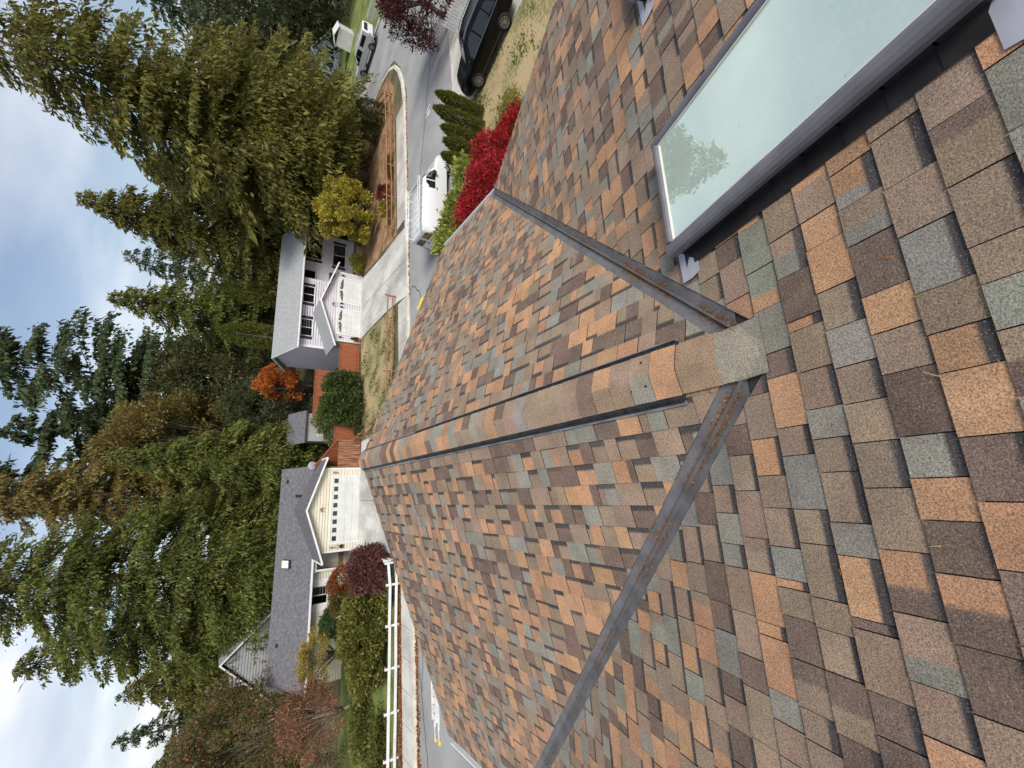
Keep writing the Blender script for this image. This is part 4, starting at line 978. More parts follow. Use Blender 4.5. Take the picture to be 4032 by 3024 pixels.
sidepoly(pk, 'lower_cladding', M['dish'], [(-2.2,.44),(2.1,.42),(2.1,.50),(-2.2,.52)], lambda x, z: .88, .012)
b = MB(); b.prism([(-2.475,-.6,1.12),(-2.475,.6,1.12),(-2.46,.55,1.46),(-2.46,-.55,1.46)], (-.04,0,0)); b.build('canopy_rear_window', M['carglass'], pk)
b = MB(); b.prism([(.30,-.62,1.59),(.30,.62,1.59),(.93,.64,1.17),(.93,-.64,1.17)], (.02,0,.012)); b.build('windscreen', M['carglass'], pk)
for s in (-1,1):
    b = MB(); b.prism([(-2.48,s*.74,.75),(-2.48,s*.84,.75),(-2.48,s*.84,1.0),(-2.48,s*.74,1.0)], (-.03,0,0)); b.build('tail_lamp', M['redlamp'], pk)
    b = MB(); b.box(.72,.88,min(s*.91,s*1.06),max(s*.91,s*1.06),1.05,1.22); b.build('mirror', M['blacktrim'], pk)
    for xx in (-1.45, 1.5): wheel(pk, xx, s*.80, .37, .22)
b = MB(); b.box(-2.62,-2.5,-.8,.8,.46,.62); b.build('rear_bumper', M['rim'], pk)

# ladder lying on the street
ld = thing('extension_ladder', 'aluminium extension ladder with yellow feet lying on the asphalt', 'ladder', (-11.3,19.5,-.12), rad(3))
def ladder_section(x0, x1, y0, z, nm):
    b = MB(); wd = .42
    for yy in (y0, y0+wd): b.box(x0, x1, yy-.02, yy+.02, z, z+.075)
    s_ = b.build(nm, M['alu'], ld)
    b = MB(); x = x0+.25
    while x < x1-.1: b.tube([(x,y0+.02,z+.04),(x,y0+wd-.02,z+.04)], .018, 6); x += .33
    b.build('rungs', M['alu'], s_)
ladder_section(.45, 4.6, 0, .0, 'base_section'); ladder_section(.75, 4.9, .03, .085, 'fly_section')
for yy in (0, .42):
    b = MB(); b.tube([(.5,yy,.04),(.0,yy,.03)], .022, 6); b.build('leg_extension', M['alu'], ld)
    b = MB(); b.box(-.12,.03,yy-.07,yy+.07,.0,.05); b.build('rubber_foot', M['yellowplastic'], ld)

# ---------------------------------------------------------------- vegetation
def leaves(name, P, A, Ln, Wd, C, parent, m='leaf', rng=None, fold=.35):
    """kite-shaped leaf or spray faces: base P, axis A (unit), length, width, colour"""
    N = len(P); rr = rng.normal(size=(N,3)); S = np.cross(A, rr); S /= np.linalg.norm(S, axis=1, keepdims=True)+1e-9
    U = np.cross(A, S); Ln = Ln[:,None]; Wd = Wd[:,None]
    z_ = np.exp(rng.normal(0,.30,(N,1))); Ln, Wd = Ln*z_, Wd*z_
    V = np.empty((N,4,3), np.float32)
    V[:,0] = P; V[:,1] = P+A*Ln*.45+S*Wd*.5+U*Wd*fold*.5; V[:,2] = P+A*Ln; V[:,3] = P+A*Ln*.45-S*Wd*.5+U*Wd*fold*.5
    me = bpy.data.meshes.new(name); me.vertices.add(N*4); me.vertices.foreach_set('co', V.ravel())
    me.loops.add(N*4); me.loops.foreach_set('vertex_index', np.arange(N*4, dtype=np.int32))
    me.polygons.add(N); me.polygons.foreach_set('loop_start', np.arange(0, N*4, 4, dtype=np.int32)); 
    me.update(calc_edges=True)
    at = me.color_attributes.new('col', 'FLOAT_COLOR', 'POINT'); c4 = np.ones((N,4,4), np.float32); c4[:,:,:3] = C[:,None,:]
    at.data.foreach_set('color', c4.ravel()); me.materials.append(M[m])
    o = bpy.data.objects.new(name, me); col.objects.link(o); o.parent = parent
    return o
def norm(a): return a/(np.linalg.norm(a, axis=1, keepdims=True)+1e-9)
def tint(rng, N, cols, wts, clump=None):
    cols = np.array(cols, np.float32); k = rng.choice(len(cols), N, p=np.array(wts)/sum(wts)); C = cols[k]*rng.uniform(.72,1.3,(N,1))
    if clump is not None: C = C*clump[:,None]
    return C.astype(np.float32)
def trunk(parent, pts, rads, m='bark', limbs=()):
    b = MB(); b.tube(pts, rads, 9)
    for pp, rr in limbs: b.tube(pp, rr, 6)
    return b.build('trunk', M[m], parent, smooth=True)
NS = 1.7; ZS = .58
def cedar(label, x, y, H, Rb, cols, wts, seed, n=16000, nb=150, droop=.55, up=.25, base=.08, shape=.75, sz=.42, lean=(0,0), sparse=0.0, name='cedar_tree', group=None, widef=.27, topn=0.0, hang=.55, trf=.018, azs=.10):
    rng = np.random.default_rng(seed); t = thing(name, label, 'tree', (x,y,0), group=group); nb = int(nb*(1.9 if name == 'cedar_tree' else 1.5))
    n = int(n*NS*1.22)
    hb = np.sort(rng.uniform(0,1,nb)**.9)*(1-base)+base; az = np.arange(nb)*2.39996+rng.uniform(-1.6,1.6,nb)
    q = (hb-base)/(1-base)
    prof = np.clip((1-q),0,1)**shape*np.clip(.55+q*2.2,0,1)
    Lb = Rb*prof*np.clip(rng.normal(.9,.22,nb),.35,1.3)+.25; dr_ = droop*rng.uniform(.55,1.5,nb); up_ = up*rng.uniform(.3,1.6,nb)
    wgt = Lb**1.35+.15; bi = rng.choice(nb, n, p=wgt/wgt.sum())
    s = rng.uniform(0,1,n)**.55; keep = (rng.uniform(0,1,n) > sparse*(1-s)) & (rng.uniform(0,1,n) > topn*np.clip((hb[bi]-.55)/.3,0,1))
    bi, s = bi[keep], s[keep]; n = len(bi); L = Lb[bi]; a = az[bi]+rng.normal(0,azs,n)+rng.normal(0,.16,n)*s
    rr_ = L*s; z = hb[bi]*H+L*(up_[bi]*s-dr_[bi]*s*s+.32*dr_[bi]*s**3)-np.abs(rng.normal(0,.30,n))*(.3+s)*hang
    lx = lean[0]*(hb[bi]**1.5); ly = lean[1]*(hb[bi]**1.5)
    P = np.stack([rr_*np.cos(a)+lx+rng.normal(0,.10,n), rr_*np.sin(a)+ly+rng.normal(0,.10,n), np.maximum(z,.15)],1)
    out = np.stack([np.cos(a),np.sin(a),np.zeros(n)],1)
    A = norm(out*rng.uniform(.25,1.0,(n,1))+np.stack([np.zeros(n),np.zeros(n),-rng.uniform(.25,1.3,n)*hang*1.9+.10],1)+rng.normal(0,.33,(n,3)))
    clump = rng.uniform(.72,1.22,nb)[bi]
    C = tint(rng, n, cols, wts, clump)
    leaves('crown', P, A, rng.uniform(.6,1.5,n)*sz*ZS, rng.uniform(.6,1.4,n)*sz*ZS*widef*1.4, C, t, rng=rng)
    lim = []
    for i in range(0, nb, 6):
        if Lb[i] < .5: continue
        p0 = Vector((lean[0]*hb[i]**1.5, lean[1]*hb[i]**1.5, hb[i]*H)); pts = []
        for s_ in (0,.35,.7,.95): pts.append(p0+Vector((math.cos(az[i])*Lb[i]*s_, math.sin(az[i])*Lb[i]*s_, Lb[i]*(up_[i]*s_-dr_[i]*s_*s_+.32*dr_[i]*s_**3))))
        lim.append((pts, [.05,.035,.02,.008]))
    tr_ = max(.10, H*trf)
    trunk(t, [(lean[0]*q_**1.5, lean[1]*q_**1.5, H*q_) for q_ in (0,.03,.25,.5,.75,.99)], [tr_*1.5,tr_*1.15,tr_*.85,tr_*.6,tr_*.32,.02], 'barkred', lim)
    return t
def leafy(label, x, y, cz, rx, ry, rz, cols, wts, seed, n=6000, k=40, sz=.22, clump=.34, trunkh=None, name='deciduous_tree', cat='tree', group=None, m='bark', widef=.55, upw=.2, bare=0.0, square=0.0, loc_z=0.0, hollow=.5, shell=.62, limb=1.0):
    """broad crown built from clumps of leaves round an ellipsoid"""
    rng = np.random.default_rng(seed); t = thing(name, label, cat, (x,y,loc_z), group=group); n = int(n*NS)
    d = norm(rng.normal(size=(k,3))); d[:,2] = np.where(d[:,2] < -.75, -d[:,2], d[:,2])
    if square: d = np.sign(d)*np.abs(d)**(1-square); d /= np.max(np.abs(d),axis=1,keepdims=True)**square
    R3 = np.array([rx,ry,rz]); rad3 = rng.uniform(shell,.98,(k,1))
    cen = d*R3*rad3; csz = rng.uniform(.6,1.25,k)*clump*min(rx,rz,ry*1.5)
    ci = rng.integers(0,k,n); off = norm(rng.normal(size=(n,3)))*(rng.uniform(0,1,(n,1))**.45)
    P = cen[ci]+off*csz[ci][:,None]*np.array([1,1,.85]); P[:,2] += cz
    P[:,2] = np.maximum(P[:,2], .05)
    A = norm(off*.8+norm(P-np.array([0,0,cz]))*.5+rng.normal(0,.5,(n,3))+np.array([0,0,upw]))
    C = tint(rng, n, cols, wts, rng.uniform(.75,1.2,k)[ci])
    leaves('crown' if cat == 'tree' else 'foliage', P, A, rng.uniform(.6,1.4,n)*sz*ZS, rng.uniform(.6,1.3,n)*sz*ZS*widef, C, t, rng=rng)
    lim = []
    th0 = trunkh if trunkh is not None else max(.1, cz-rz*.75)
    for i in range(0, k, 2 if k < 60 else 3):
        c = Vector(cen[i])*.9+Vector((0,0,cz)); b0 = Vector((0,0,th0*R_.uniform(.7,1.4))); md = b0.lerp(c,.5)+Vector((R_.uniform(-.25,.25)*rx*.4,R_.uniform(-.25,.25)*ry*.4,R_.uniform(-.05,.25)*rz))
        r0_ = limb*max(.012, .03*min(rx,2.5)); lim.append(([b0, md, c], [r0_, r0_*.6, r0_*.2]))
    r0_ = max(.03, .055*min(rx,3)); trunk(t, [(0,0,-.05),(.02,.03,th0*.5),(0,0,th0),(0,0,cz)], [r0_*1.2,r0_,r0_*.9,r0_*.3], m, lim)
    return t
def column(label, x, y, H, r, cols, wts, seed, n=2500, sz=.16, name='arborvitae', cat='shrub', group=None, taper=1.0, tip=True, lz=0.0):
    rng = np.random.default_rng(seed); t = thing(name, label, cat, (x,y,lz), group=group); n = int(n*NS)
    q = rng.uniform(0,1,n)
    pr_ = (1.06-.30*q)*np.clip((1-q)*3.4,0,1)**.6*taper if tip else np.clip((1-q)*4,0,1)**.5
    a = rng.uniform(0,2*np.pi,n); lob = 1+.05*np.sin(a*7+seed+2*np.sin(q*9))
    rr_ = r*pr_*lob*rng.uniform(.72,1.04,n)
    P = np.stack([rr_*np.cos(a),rr_*np.sin(a),q*H],1)
    A = norm(np.stack([np.cos(a)*.55,np.sin(a)*.55,np.full(n,.9)],1)+rng.normal(0,.28,(n,3)))
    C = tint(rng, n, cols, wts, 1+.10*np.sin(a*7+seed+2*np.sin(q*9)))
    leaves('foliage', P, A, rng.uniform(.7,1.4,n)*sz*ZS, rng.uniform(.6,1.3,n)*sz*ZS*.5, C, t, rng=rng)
    trunk(t, [(0,0,-.05),(0,0,H*.5),(0,0,H*.9)], [r*.14,r*.1,.01])
    return t
def mound(label, x, y, h, rx, ry, cols, wts, seed, n=5000, sz=.14, name='shrub', cat='shrub', e=2.4, lump=.16, freq=4.0, upw=.25, widef=.5, group=None, m='bark', z0=.0, flat=.0, hole=.0):
    """dense shrub: leaves through the outer half of a lumpy superellipsoid"""
    rng = np.random.default_rng(seed); t = thing(name, label, cat, (x,y,0), group=group); n = int(n*NS)
    d = norm(rng.normal(size=(n,3))); d[:,2] = np.where(d[:,2] < -.55, -d[:,2], d[:,2])
    k = (np.abs(d)**e).sum(1)**(-1/e); ph = rng.uniform(0,6,6)
    w_ = d*freq
    lm = np.sin(w_[:,0]+ph[0]+1.7*np.sin(w_[:,1]*.8+ph[3]))*np.sin(w_[:,1]+ph[1])+np.sin(w_[:,2]*1.2+ph[2]+w_[:,0]*.7)*.7+.45*np.sin(w_[:,0]*2.6+ph[4])*np.sin(w_[:,2]*2.4+ph[5])
    rad_ = k*(1+lump*lm)*(1-.42*rng.uniform(0,1,n)**1.8)
    cz = h*.46; P = d*rad_[:,None]*np.array([rx,ry,h*.54]); P[:,2] += cz; P[:,2] = np.maximum(P[:,2], z0+.04)
    if hole:
        ok = np.sin(w_[:,0]*2.1+ph[1])*np.sin(w_[:,2]*2.3+ph[0])+.5*np.sin(w_[:,1]*3) < 1-hole; P, d, lm = P[ok], d[ok], lm[ok]; n = len(P)
    A = norm(d*.9+rng.normal(0,.55,(n,3))+np.array([0,0,upw]))
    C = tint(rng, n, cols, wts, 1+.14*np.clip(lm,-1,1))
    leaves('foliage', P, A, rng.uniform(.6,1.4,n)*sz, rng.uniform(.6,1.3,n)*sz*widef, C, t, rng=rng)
    b = MB(); r0_ = .03*min(rx,1.5)
    for i in range(7):
        a = i*.9+seed; b.tube([(0,0,-.03),(math.cos(a)*rx*.25,math.sin(a)*ry*.25,h*.35),(math.cos(a)*rx*.55,math.sin(a)*ry*.55,h*.66)], [r0_,r0_*.7,r0_*.25], 5)
    b.build('stems', M[m], t)
    return t
OL = [(0.138,0.135,0.026),(0.098,0.105,0.021),(0.190,0.172,0.035),(0.194,0.113,0.030)]; OW = [4,4,3,.18]
GR = [(0.118,0.141,0.027),(0.084,0.107,0.020),(0.169,0.180,0.039),(0.225,0.113,0.033)]; GW = [4,4,3,.15]
DK = [(.062,.088,.036),(.088,.110,.043),(.044,.068,.029)]; DW = [3,3,2]
BR = [(0.174,0.150,0.042),(0.216,0.150,0.043),(0.132,0.126,0.034),(0.264,0.144,0.042)]; BW = [3,3,3,1]
# large conifers
cedar('tallest olive green cedar rising out of frame above the rail fenced corner', 28.4, 34.3, 26.2, 7.7, OL, OW, 1, n=52000, nb=300, droop=.62, up=.22, base=.10, shape=.62, sz=.56, lean=(.6,0), sparse=.15, topn=.55)
cedar('olive cedar with a forked pointed top beside the white house', 25.8, 46.0, 21.6, 7.4, OL, OW, 2, n=38000, nb=250, droop=.6, up=.25, base=.05, shape=.86, sz=.50)
cedar('shorter cedar filling the gap beside the tallest cedar', 33.2, 37.5, 14.5, 6.6, OL, OW, 3, n=24000, nb=170, droop=.6, base=.03, shape=.6, sz=.5)
cedar('cedar behind the tallest one with its top showing at left', 31.0, 46.0, 18.0, 6.0, OL, OW, 4, n=18000, nb=140, base=.1, shape=.6, sz=.5)
cedar('dark conifer at the right edge beyond the blue house', 66.0, 60.0, 25.0, 7.5, DK, DW, 5, n=14000, nb=150, droop=.5, base=.05, shape=.7, sz=.65, name='conifer_tree')
cedar('dark conifer standing behind the white shed', 71.5, 56.0, 17.0, 6.5, DK, DW, 6, n=12000, nb=130, droop=.5, base=.03, shape=.65, sz=.6, name='conifer_tree')
cedar('dark low conifer between the blue house and cedar', 53.5, 57.0, 13.5, 5.5, DK, DW, 7, n=10000, nb=110, droop=.5, base=.03, shape=.6, sz=.6, name='conifer_tree')
cedar('small dark pointed conifer peeking behind the forked cedar', 27.8, 60.0, 20.6, 6.5, DK, DW, 8, n=14000, nb=160, base=.05, shape=.8, sz=.5, name='conifer_tree', trf=.01)
cedar('yellow green pointed cedar right behind the white house roof', 18.9, 50.5, 19.3, 5.6, GR, GW, 9, n=24000, nb=180, base=.06, shape=.75, sz=.46)
cedar('tall sparse fir with bare trunk showing through its branches', 14.1, 62.0, 33.0, 7.4, DK, DW, 10, n=19000, nb=120, droop=.46, up=.34, base=.22, shape=.5, sz=.60, sparse=.25, name='fir_tree', widef=.42, hang=.75, trf=.009, azs=.16)
cedar('dark sparse fir left of the tall bare-trunked fir', 8.3, 67.0, 29.5, 6.2, DK, DW, 11, n=17000, nb=120, droop=.45, up=.3, base=.2, shape=.65, sz=.6, sparse=.2, name='fir_tree', widef=.42, hang=.75, trf=.009, azs=.16)
cedar('farther fir whose top leaves the frame near the olive cedar', 2.6, 68.0, 34.0, 6.0, DK, DW, 12, n=16000, nb=120, droop=.45, up=.3, base=.2, shape=.6, sz=.6, sparse=.2, name='fir_tree', widef=.42, hang=.75, trf=.009, azs=.16)
cedar('weeping cedar hanging over the garden behind the cream garage', 3.5, 43.5+3, 16.8, 4.3, GR, GW, 13, n=26000, nb=170, droop=.95, up=.25, base=.05, shape=.72, sz=.44, hang=.8)
cedar('brownish olive cedar behind the cream garage roof', .8, 55.0, 27.5, 5.6, BR, BW, 14, n=26000, nb=200, droop=.75, up=.2, base=.05, shape=.5, sz=.5, hang=.7)
cedar('great green cedar towering behind the long dark roof', -6.0, 48.8, 27.0, 7.6, GR, GW, 15, n=46000, nb=250, droop=.62, up=.22, base=.05, shape=.50, sz=.46)
cedar('green cedar leaning beside the great cedar at its left', -10.6, 47.2+3, 20.5, 5.0, GR, GW, 16, n=20000, nb=150, droop=.6, base=.06, shape=.6, sz=.46, lean=(-1.2,0))
cedar('olive cedar standing behind the grey house', -16.5, 55.5, 14.2, 5.5, OL, OW, 17, n=16000, nb=140, base=.05, shape=.65, sz=.48)
cedar('thin dark fir against the blue sky at left', -18.9, 62.0, 15.5, 3.0, DK, DW, 18, n=5000, nb=90, droop=.3, up=.3, base=.1, shape=.9, sz=.45, name='fir_tree')
cedar('thin dark fir at the left edge of frame', -22.8, 62.0, 15.3, 3.4, DK, DW, 19, n=5000, nb=90, droop=.3, up=.3, base=.1, shape=.9, sz=.45, name='fir_tree')
cedar('pale green fir between the great cedar and the grey house', -14.6, 64.0, 15.0, 4.2, [(.13,.13,.06),(.09,.11,.05)], [1,1], 20, n=8000, nb=110, base=.05, shape=.8, sz=.5, name='fir_tree')
cedar('olive cedar at the left edge behind the red maple', -22.5, 52.0, 11.5, 6.0, OL, OW, 21, n=13000, nb=120, base=.04, shape=.5, sz=.5)
# broadleaf trees
leafy('brownish green alder behind the orange maple', 5.9, 54.0, 11.5, 5.0, 4, 7.4, BR, BW, 30, n=16000, k=110, sz=.42, clump=.26, trunkh=4)
leafy('dull green maple left of the tall fir', 12.6, 56.0, 9.0, 5.5, 4, 7.6, [(.10,.105,.036),(.075,.085,.03),(.14,.125,.045)], [2,2,1], 31, n=16000, k=110, sz=.44, clump=.25, trunkh=3)
leafy('dark green maple filling in behind the shed', 8.6, 50.0, 4.6, 4.2, 3, 4.6, [(.075,.09,.036),(.105,.115,.045),(.05,.065,.026)], [2,2,1], 32, n=12000, k=90, sz=.36, clump=.25, trunkh=1.5)
leafy('bright orange autumn maple beside the white house gable', 11.0, 46.8, 4.4, 2.0, 1.6, 2.6, [(.52,.15,.03),(.42,.095,.025),(.6,.24,.045),(.22,.10,.035)], [4,3,2,1], 33, n=5000, k=34, sz=.30, clump=.30, trunkh=1.2, shell=.45)
leafy('round yellow green tree in front of the white house', 21.8, 30.8, 2.45, 2.6, 2.0, 2.35, [(.50,.40,.055),(.36,.32,.05),(.22,.22,.04),(.6,.44,.07)], [4,4,3,1], 34, n=14000, k=75, sz=.26, clump=.21, trunkh=.6)
leafy('small yellow orange tree beside the long cream wall', -11.3, 34.6, 2.25, 1.9, 1.2, 1.15, [(.42,.33,.07),(.32,.28,.07),(.44,.21,.07),(.19,.19,.05)], [4,4,2,2], 35, n=5200, k=42, sz=.15, clump=.30, trunkh=1.0, m='blackbark' if False else 'bark')
leafy('red tinged maple at the left edge in front of the grey house', -16.6, 39.6, 5.6, 4.2, 2.5, 4.6, [(.30,.11,.06),(.15,.14,.055),(.26,.17,.08),(.40,.07,.07),(.10,.11,.04)], [.8,4.5,2,.6,4.5], 36, n=15000, k=110, sz=.25, clump=.25, trunkh=1.0, limb=.6)
leafy('brown withered tree with pale twigs left of the clipped hedge', -14.3, 33.0, 2.6, 2.3, 1.8, 2.2, [(.29,.15,.085),(.23,.115,.065),(.36,.19,.11),(.38,.07,.06)], [4,3,2,.4], 37, n=6000, k=60, sz=.17, clump=.30, trunkh=.5, m='twig', limb=.4)
leafy('brown and green shrub tree at the lower left edge', -18.6, 32.6, 1.6, 2.6, 1.8, 1.8, [(.16,.10,.05),(.09,.10,.035),(.22,.13,.07)], [3,3,2], 38, n=5000, k=50, sz=.17, clump=.28, trunkh=.4)
leafy('dark red leaved tree overhanging the street at the right edge', 27.6, 17.0, 2.0, 2.6, 2.6, 2.2, [(.075,.012,.014),(.05,.01,.012),(.12,.018,.018),(.03,.012,.012)], [4,4,2,2], 39, n=9000, k=80, sz=.19, clump=.26, trunkh=1.4)
# hedges and shrubs by the houses
HG = [(.19,.185,.042),(.13,.14,.030),(.28,.25,.065),(.075,.088,.022)]
mound('large clipped olive green hedge behind the white rail fence', -8.6, 26.7, 2.35, 2.5, 1.2, HG, [3,4,2,2], 40, n=13000, sz=.17, name='hedge', cat='hedge', e=2.7, lump=.17, freq=4.5, hole=.14)
mound('low green hedge along the white fence at the left edge', -15.6, 26.2, .8, 3.0, .8, HG, [.6,3,.3,4], 41, n=6500, sz=.13, name='hedge', cat='hedge', e=2.6, lump=.22, freq=6, hole=.1)
mound('mossy green low hedge behind the left end of the white fence', -13.9, 29.4, 1.0, 1.9, 1.0, HG, [2,4,1,2], 141, n=4500, sz=.13, name='hedge', cat='hedge', e=2.4, lump=.2, freq=6)
mound('purple brown weeping laceleaf maple mound by the white fence', -4.95, 26.9, 2.15, 1.35, 1.2, [(.12,.045,.042),(.17,.065,.058),(.08,.032,.03),(.19,.10,.08)], [4,4,2,1], 42, n=9000, sz=.17, name='laceleaf_maple', upw=-.9, widef=.3, lump=.10, freq=7)
mound('rust red and green heather shrub beside the cream house walkway', -6.5, 34.3, 1.7, .95, .8, [(.36,.085,.035),(.26,.065,.028),(.12,.11,.026)], [3,2,2], 43, n=3600, sz=.10)
mound('olive brown rounded shrub beside the rust red shrub', -7.8, 34.3, 1.6, .85, .8, [(.15,.12,.03),(.11,.10,.026),(.20,.13,.04)], [3,3,1], 44, n=3000, sz=.10)
mound('dark green rhododendron below the cream house window', -9.35, 35.3, 1.85, 1.25, .9, [(.07,.115,.042),(.10,.155,.06),(.045,.08,.03)], [3,2,2], 45, n=5000, sz=.13)
mound('blue green juniper spreading at the foot of the white fence corner', -5.4, 24.75, .55, 1.1, .25, [(.09,.125,.09),(.13,.16,.115)], [1,1], 46, n=2200, sz=.09)
mound('two-lobed dark green globe cypress in front of the red fence', 6.3, 33.3, 3.05, 1.35, 1.1, [(.085,.12,.032),(.06,.095,.024),(.125,.16,.045)], [3,3,1.5], 47, n=9000, sz=.17, name='globe_cypress', lump=.13, freq=7, upw=.5)
mound('upright dark green cypress beside the globe cypress', 8.15, 33.5, 2.85, .95, .9, [(.085,.12,.032),(.06,.095,.024),(.12,.15,.04)], [3,3,1.5], 48, n=6500, sz=.17, name='globe_cypress', lump=.13, freq=7, upw=.5)
mound('leafy vine and shrub climbing the trellis', 5.3, 36.0, 2.75, 1.4, .55, [(.18,.20,.055),(.13,.16,.05),(.36,.31,.07),(.16,.17,.13)], [3,3,1,1], 49, n=6000, sz=.13, lump=.22, hole=.25)
mound('small round yellow green bush at the white garage corner', 19.3, 34.0, 1.2, .65, .6, [(.31,.28,.045),(.21,.21,.04)], [1,1], 50, n=2600, sz=.09)
mound('small dark red barberry behind the brown rail fence', 22.0, 27.4, 1.05, .62, .5, [(.17,.035,.025),(.10,.022,.018)], [1,1], 51, n=2400, sz=.08)
mound('yellow flowering small shrub behind the brown rail fence', 20.3, 26.9, .95, .75, .4, [(.45,.36,.04),(.19,.20,.04),(.13,.12,.04)], [2,2,2], 52, n=2000, sz=.09, lump=.25, hole=.3)
mound('low green weeds along the brown rail fence', 24.2, 27.0, .5, 1.2, .3, [(.13,.155,.04),(.20,.18,.05)], [1,1], 53, n=1500, sz=.09)
mound('small dark green shrub at the end of the short rail fence', 4.35, 32.6, .8, .42, .35, [(.05,.085,.025),(.075,.11,.036)], [1,1], 54, n=1200, sz=.08)
mound('dark ivy and fern under the round yellow green tree', 22.6, 34.0, .7, 1.4, .8, [(.06,.09,.03),(.09,.12,.04)], [1,1], 154, n=2200, sz=.12)
pp = thing('potted_plant', 'slim potted cypress with red flowers at the white garage corner', 'plant', (12.35,34.3,.01))
b = MB(); b.tube([(0,0,0),(0,0,.26)], [.10,.14], 10); b.build('pot', M['pot'], pp)
rg = np.random.default_rng(55); n = 900; q_ = rg.uniform(0,1,n); a_ = rg.uniform(0,6.28,n); r_ = .15*np.clip((1-q_)*1.6,0,1)*rg.uniform(.5,1,n)
leaves('foliage', np.stack([r_*np.cos(a_),r_*np.sin(a_),.25+q_*.62],1), norm(np.stack([np.cos(a_)*.5,np.sin(a_)*.5,np.ones(n)],1)), np.full(n,.07), np.full(n,.04), np.where((q_ < .2)[:,None], np.array([[.45,.06,.02]]), np.array([[.12,.14,.03]])).astype(np.float32), pp, rng=rg)
for i, (xx, hh, lb) in enumerate(((20.4,10.7,'right tall clipped conifer column behind the white house roof'),(15.8,10.3,'left tall clipped conifer column behind the white house roof'))):
    column(lb, xx, 47.0, hh, 1.25, GR, GW, 60+i, n=6500, sz=.26, name='conifer_column', cat='tree', tip=False)
for i, (xx, yy, hh, lb) in enumerate(((31.3,29.3,2.4,'small upright conifer at the fence corner by the side street'),(30.6,31.0,2.2,'second small conifer behind the fence corner'),(32.3,31.5,2.2,'third small conifer near the side street kerb'))):
    column(lb, xx, yy, hh, .75, [(.045,.06,.015),(.07,.08,.02)], [1,1], 65+i, n=2200, sz=.17, name='small_conifer', cat='shrub')
# front yard of the near house
AV = [(.15,.155,.033),(.11,.12,.025),(.20,.19,.045)]
avx = [(17.50,2.40),(16.58,2.52),(15.72,2.15),(15.02,2.05),(14.2,2.15)]
avl = ['arborvitae nearest the black vehicle, first in the row','tallest arborvitae, second in the row from the black vehicle','middle arborvitae of the row of five','arborvitae fourth in the row, beside the van front','arborvitae at the shrub end of the row of five']
for i, (xx, hh) in enumerate(avx):
    column(avl[i], xx-.05, 13.75, hh, .345+.02*(i % 2), AV, [3,3,2], 70+i, n=6500, sz=.12, group='row of clipped arborvitae')
RD = [(.40,.016,.024),(.27,.012,.018),(.52,.045,.045),(.13,.03,.022)]
mound('fiery red burning bush at the gutter corner of the roof', 9.5, 10.5, 2.75, 1.75, 1.3, RD, [4,4,1.2,2], 80, n=14000, sz=.10, name='burning_bush', m='twig', widef=.4, lump=.16, freq=6, hole=.18)
mound('lower red burning bush in front of the arborvitae row', 11.75, 10.9, 1.95, 1.35, 1.1, RD, [4,4,1.2,2], 81, n=8000, sz=.10, name='burning_bush', m='twig', widef=.4, lump=.16, freq=6, hole=.15)
mound('small red bush trailing beside the dry lawn', 13.35, 10.4, 1.1, 1.0, .8, RD, [4,3,1.5,.6], 180, n=4500, sz=.09, name='burning_bush', m='twig', widef=.4, lump=.18, freq=6, hole=.1)
LG = [(.30,.33,.065),(.21,.255,.045),(.42,.42,.12),(.11,.15,.03)]
mound('light green leafy shrub between the van and the red bush', 10.0, 13.0, 2.5, 2.0, 1.1, LG, [3,3,2,1.5], 82, n=11000, sz=.15, widef=.38, lump=.17, freq=6, hole=.2)
mound('pale green leafy shrub leaning on the end arborvitae', 12.5, 13.0, 1.75, 1.15, .9, LG, [3,3,2,1.5], 182, n=5500, sz=.14, widef=.38, lump=.2, freq=6, hole=.2)
mound('low yellow olive shrub at the edge of the dry lawn', 14.3, 10.5, .9, .9, .55, [(.28,.25,.05),(.19,.19,.045),(.36,.24,.07)], [3,3,1], 83, n=2600, sz=.08, lump=.25, hole=.3)
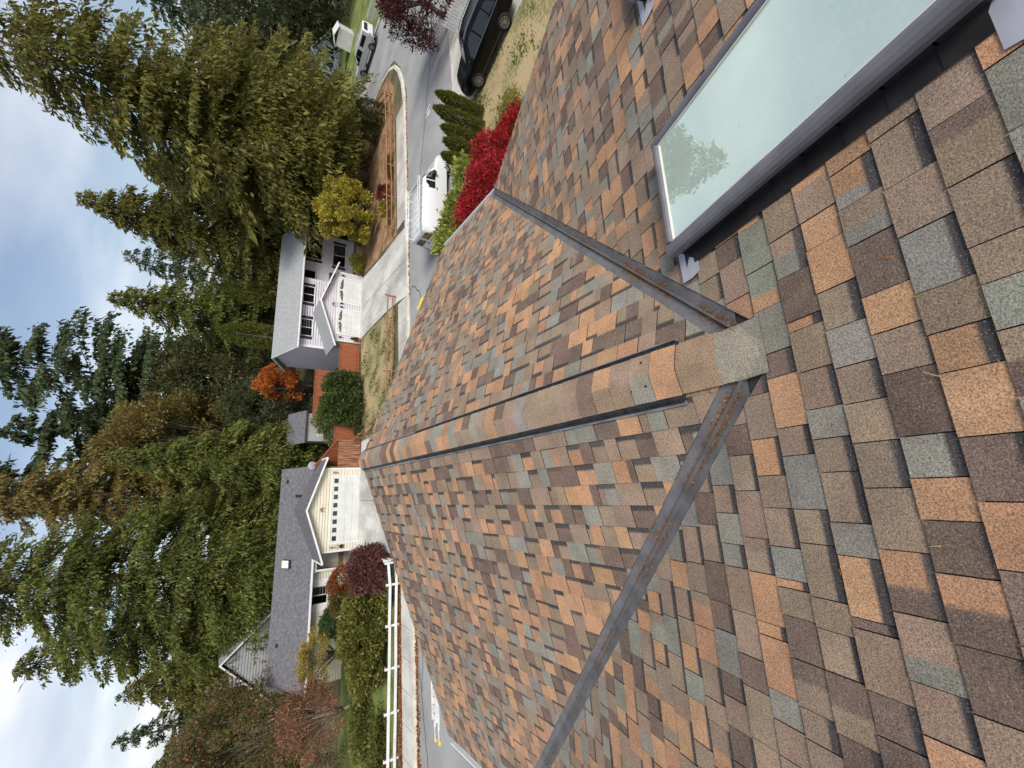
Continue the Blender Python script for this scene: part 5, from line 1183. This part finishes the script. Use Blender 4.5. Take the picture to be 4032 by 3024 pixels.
# fallen leaves in the gutter, grass tufts
rng = np.random.default_rng(99)
def scatter(name, label, cat, P, cols, wts, sz, flat=True, up=0.0):
    n = len(P); A = norm(np.stack([rng.normal(size=n),rng.normal(size=n),np.abs(rng.normal(0,.15,n))+up],1))
    t = leaves(name, P, A, rng.uniform(.6,1.4,n)*sz, rng.uniform(.6,1.3,n)*sz*.6, tint(rng,n,cols,wts), None, rng=rng); tag(t, label, cat, kind='stuff'); return t
n = 2600; xs = rng.uniform(-26,-3,n); P = np.stack([xs, 22.85+.064*xs-np.abs(rng.normal(0,.16,n)), np.full(n,-.11)],1)
n2 = 2600; xs2 = rng.uniform(-26,-4,n2); P2 = np.stack([xs2, 22.85+.064*xs2+1.75+np.abs(rng.normal(0,.22,n2)), np.full(n2,.03)],1)
n3 = 500; xs3 = rng.uniform(12,30,n3); P3 = np.stack([xs3, 22.85+.064*xs3-np.abs(rng.normal(0,.12,n3)), np.full(n3,-.11)],1)
scatter('fallen_leaves', 'rust orange fallen leaves along the far kerb and pavement edge', 'leaves', np.concatenate([P,P2,P3]), [(.34,.11,.03),(.26,.085,.025),(.45,.22,.06),(.16,.06,.025)], [4,3,2,2], .11)
n = 9000; xs = rng.uniform(3.6,12.2,n); ys = rng.uniform(25.95,34.0,n); k_ = np.sin(xs*1.7+1)*np.sin(ys*1.3)+.6*np.sin(xs*3.1+ys*2.3) + (ys < 27.2)*.7; ok = k_ > rng.uniform(.0,1.1,n)
n4 = 7000; x4 = rng.uniform(12,22,n4); y4 = rng.uniform(6,14.6,n4); k4 = np.sin(x4*1.3)*np.sin(y4*1.6+1)+.5*np.sin(x4*2.7-y4*2.1); ok4 = k4 > rng.uniform(-.1,1.0,n4)
PP = np.concatenate([np.stack([xs[ok],ys[ok],np.full(ok.sum(),.0)],1), np.stack([x4[ok4],y4[ok4],np.full(ok4.sum(),0)],1)])
scatter('grass_tufts', 'green grass tufts growing through the dry lawns', 'grass', PP, [(.09,.14,.025),(.13,.17,.04),(.20,.18,.06)], [3,2,1], .10, up=1.1)
# the wood behind everything, one mass
n = 60000; ang = rng.uniform(-.75,1.35,n); dist = rng.uniform(74,92,n); hmax = 11.5+3.5*np.sin(ang*9)+2.5*np.sin(ang*23+1)
P = np.stack([np.sin(ang)*dist, np.cos(ang)*dist, rng.uniform(0,1,n)**.8*hmax],1)
scatter('far_wood', 'dark mass of distant woodland behind the houses', 'woodland', P, [(.04,.055,.022),(.06,.07,.025),(.075,.07,.03)], [3,2,1], .62, up=.8)
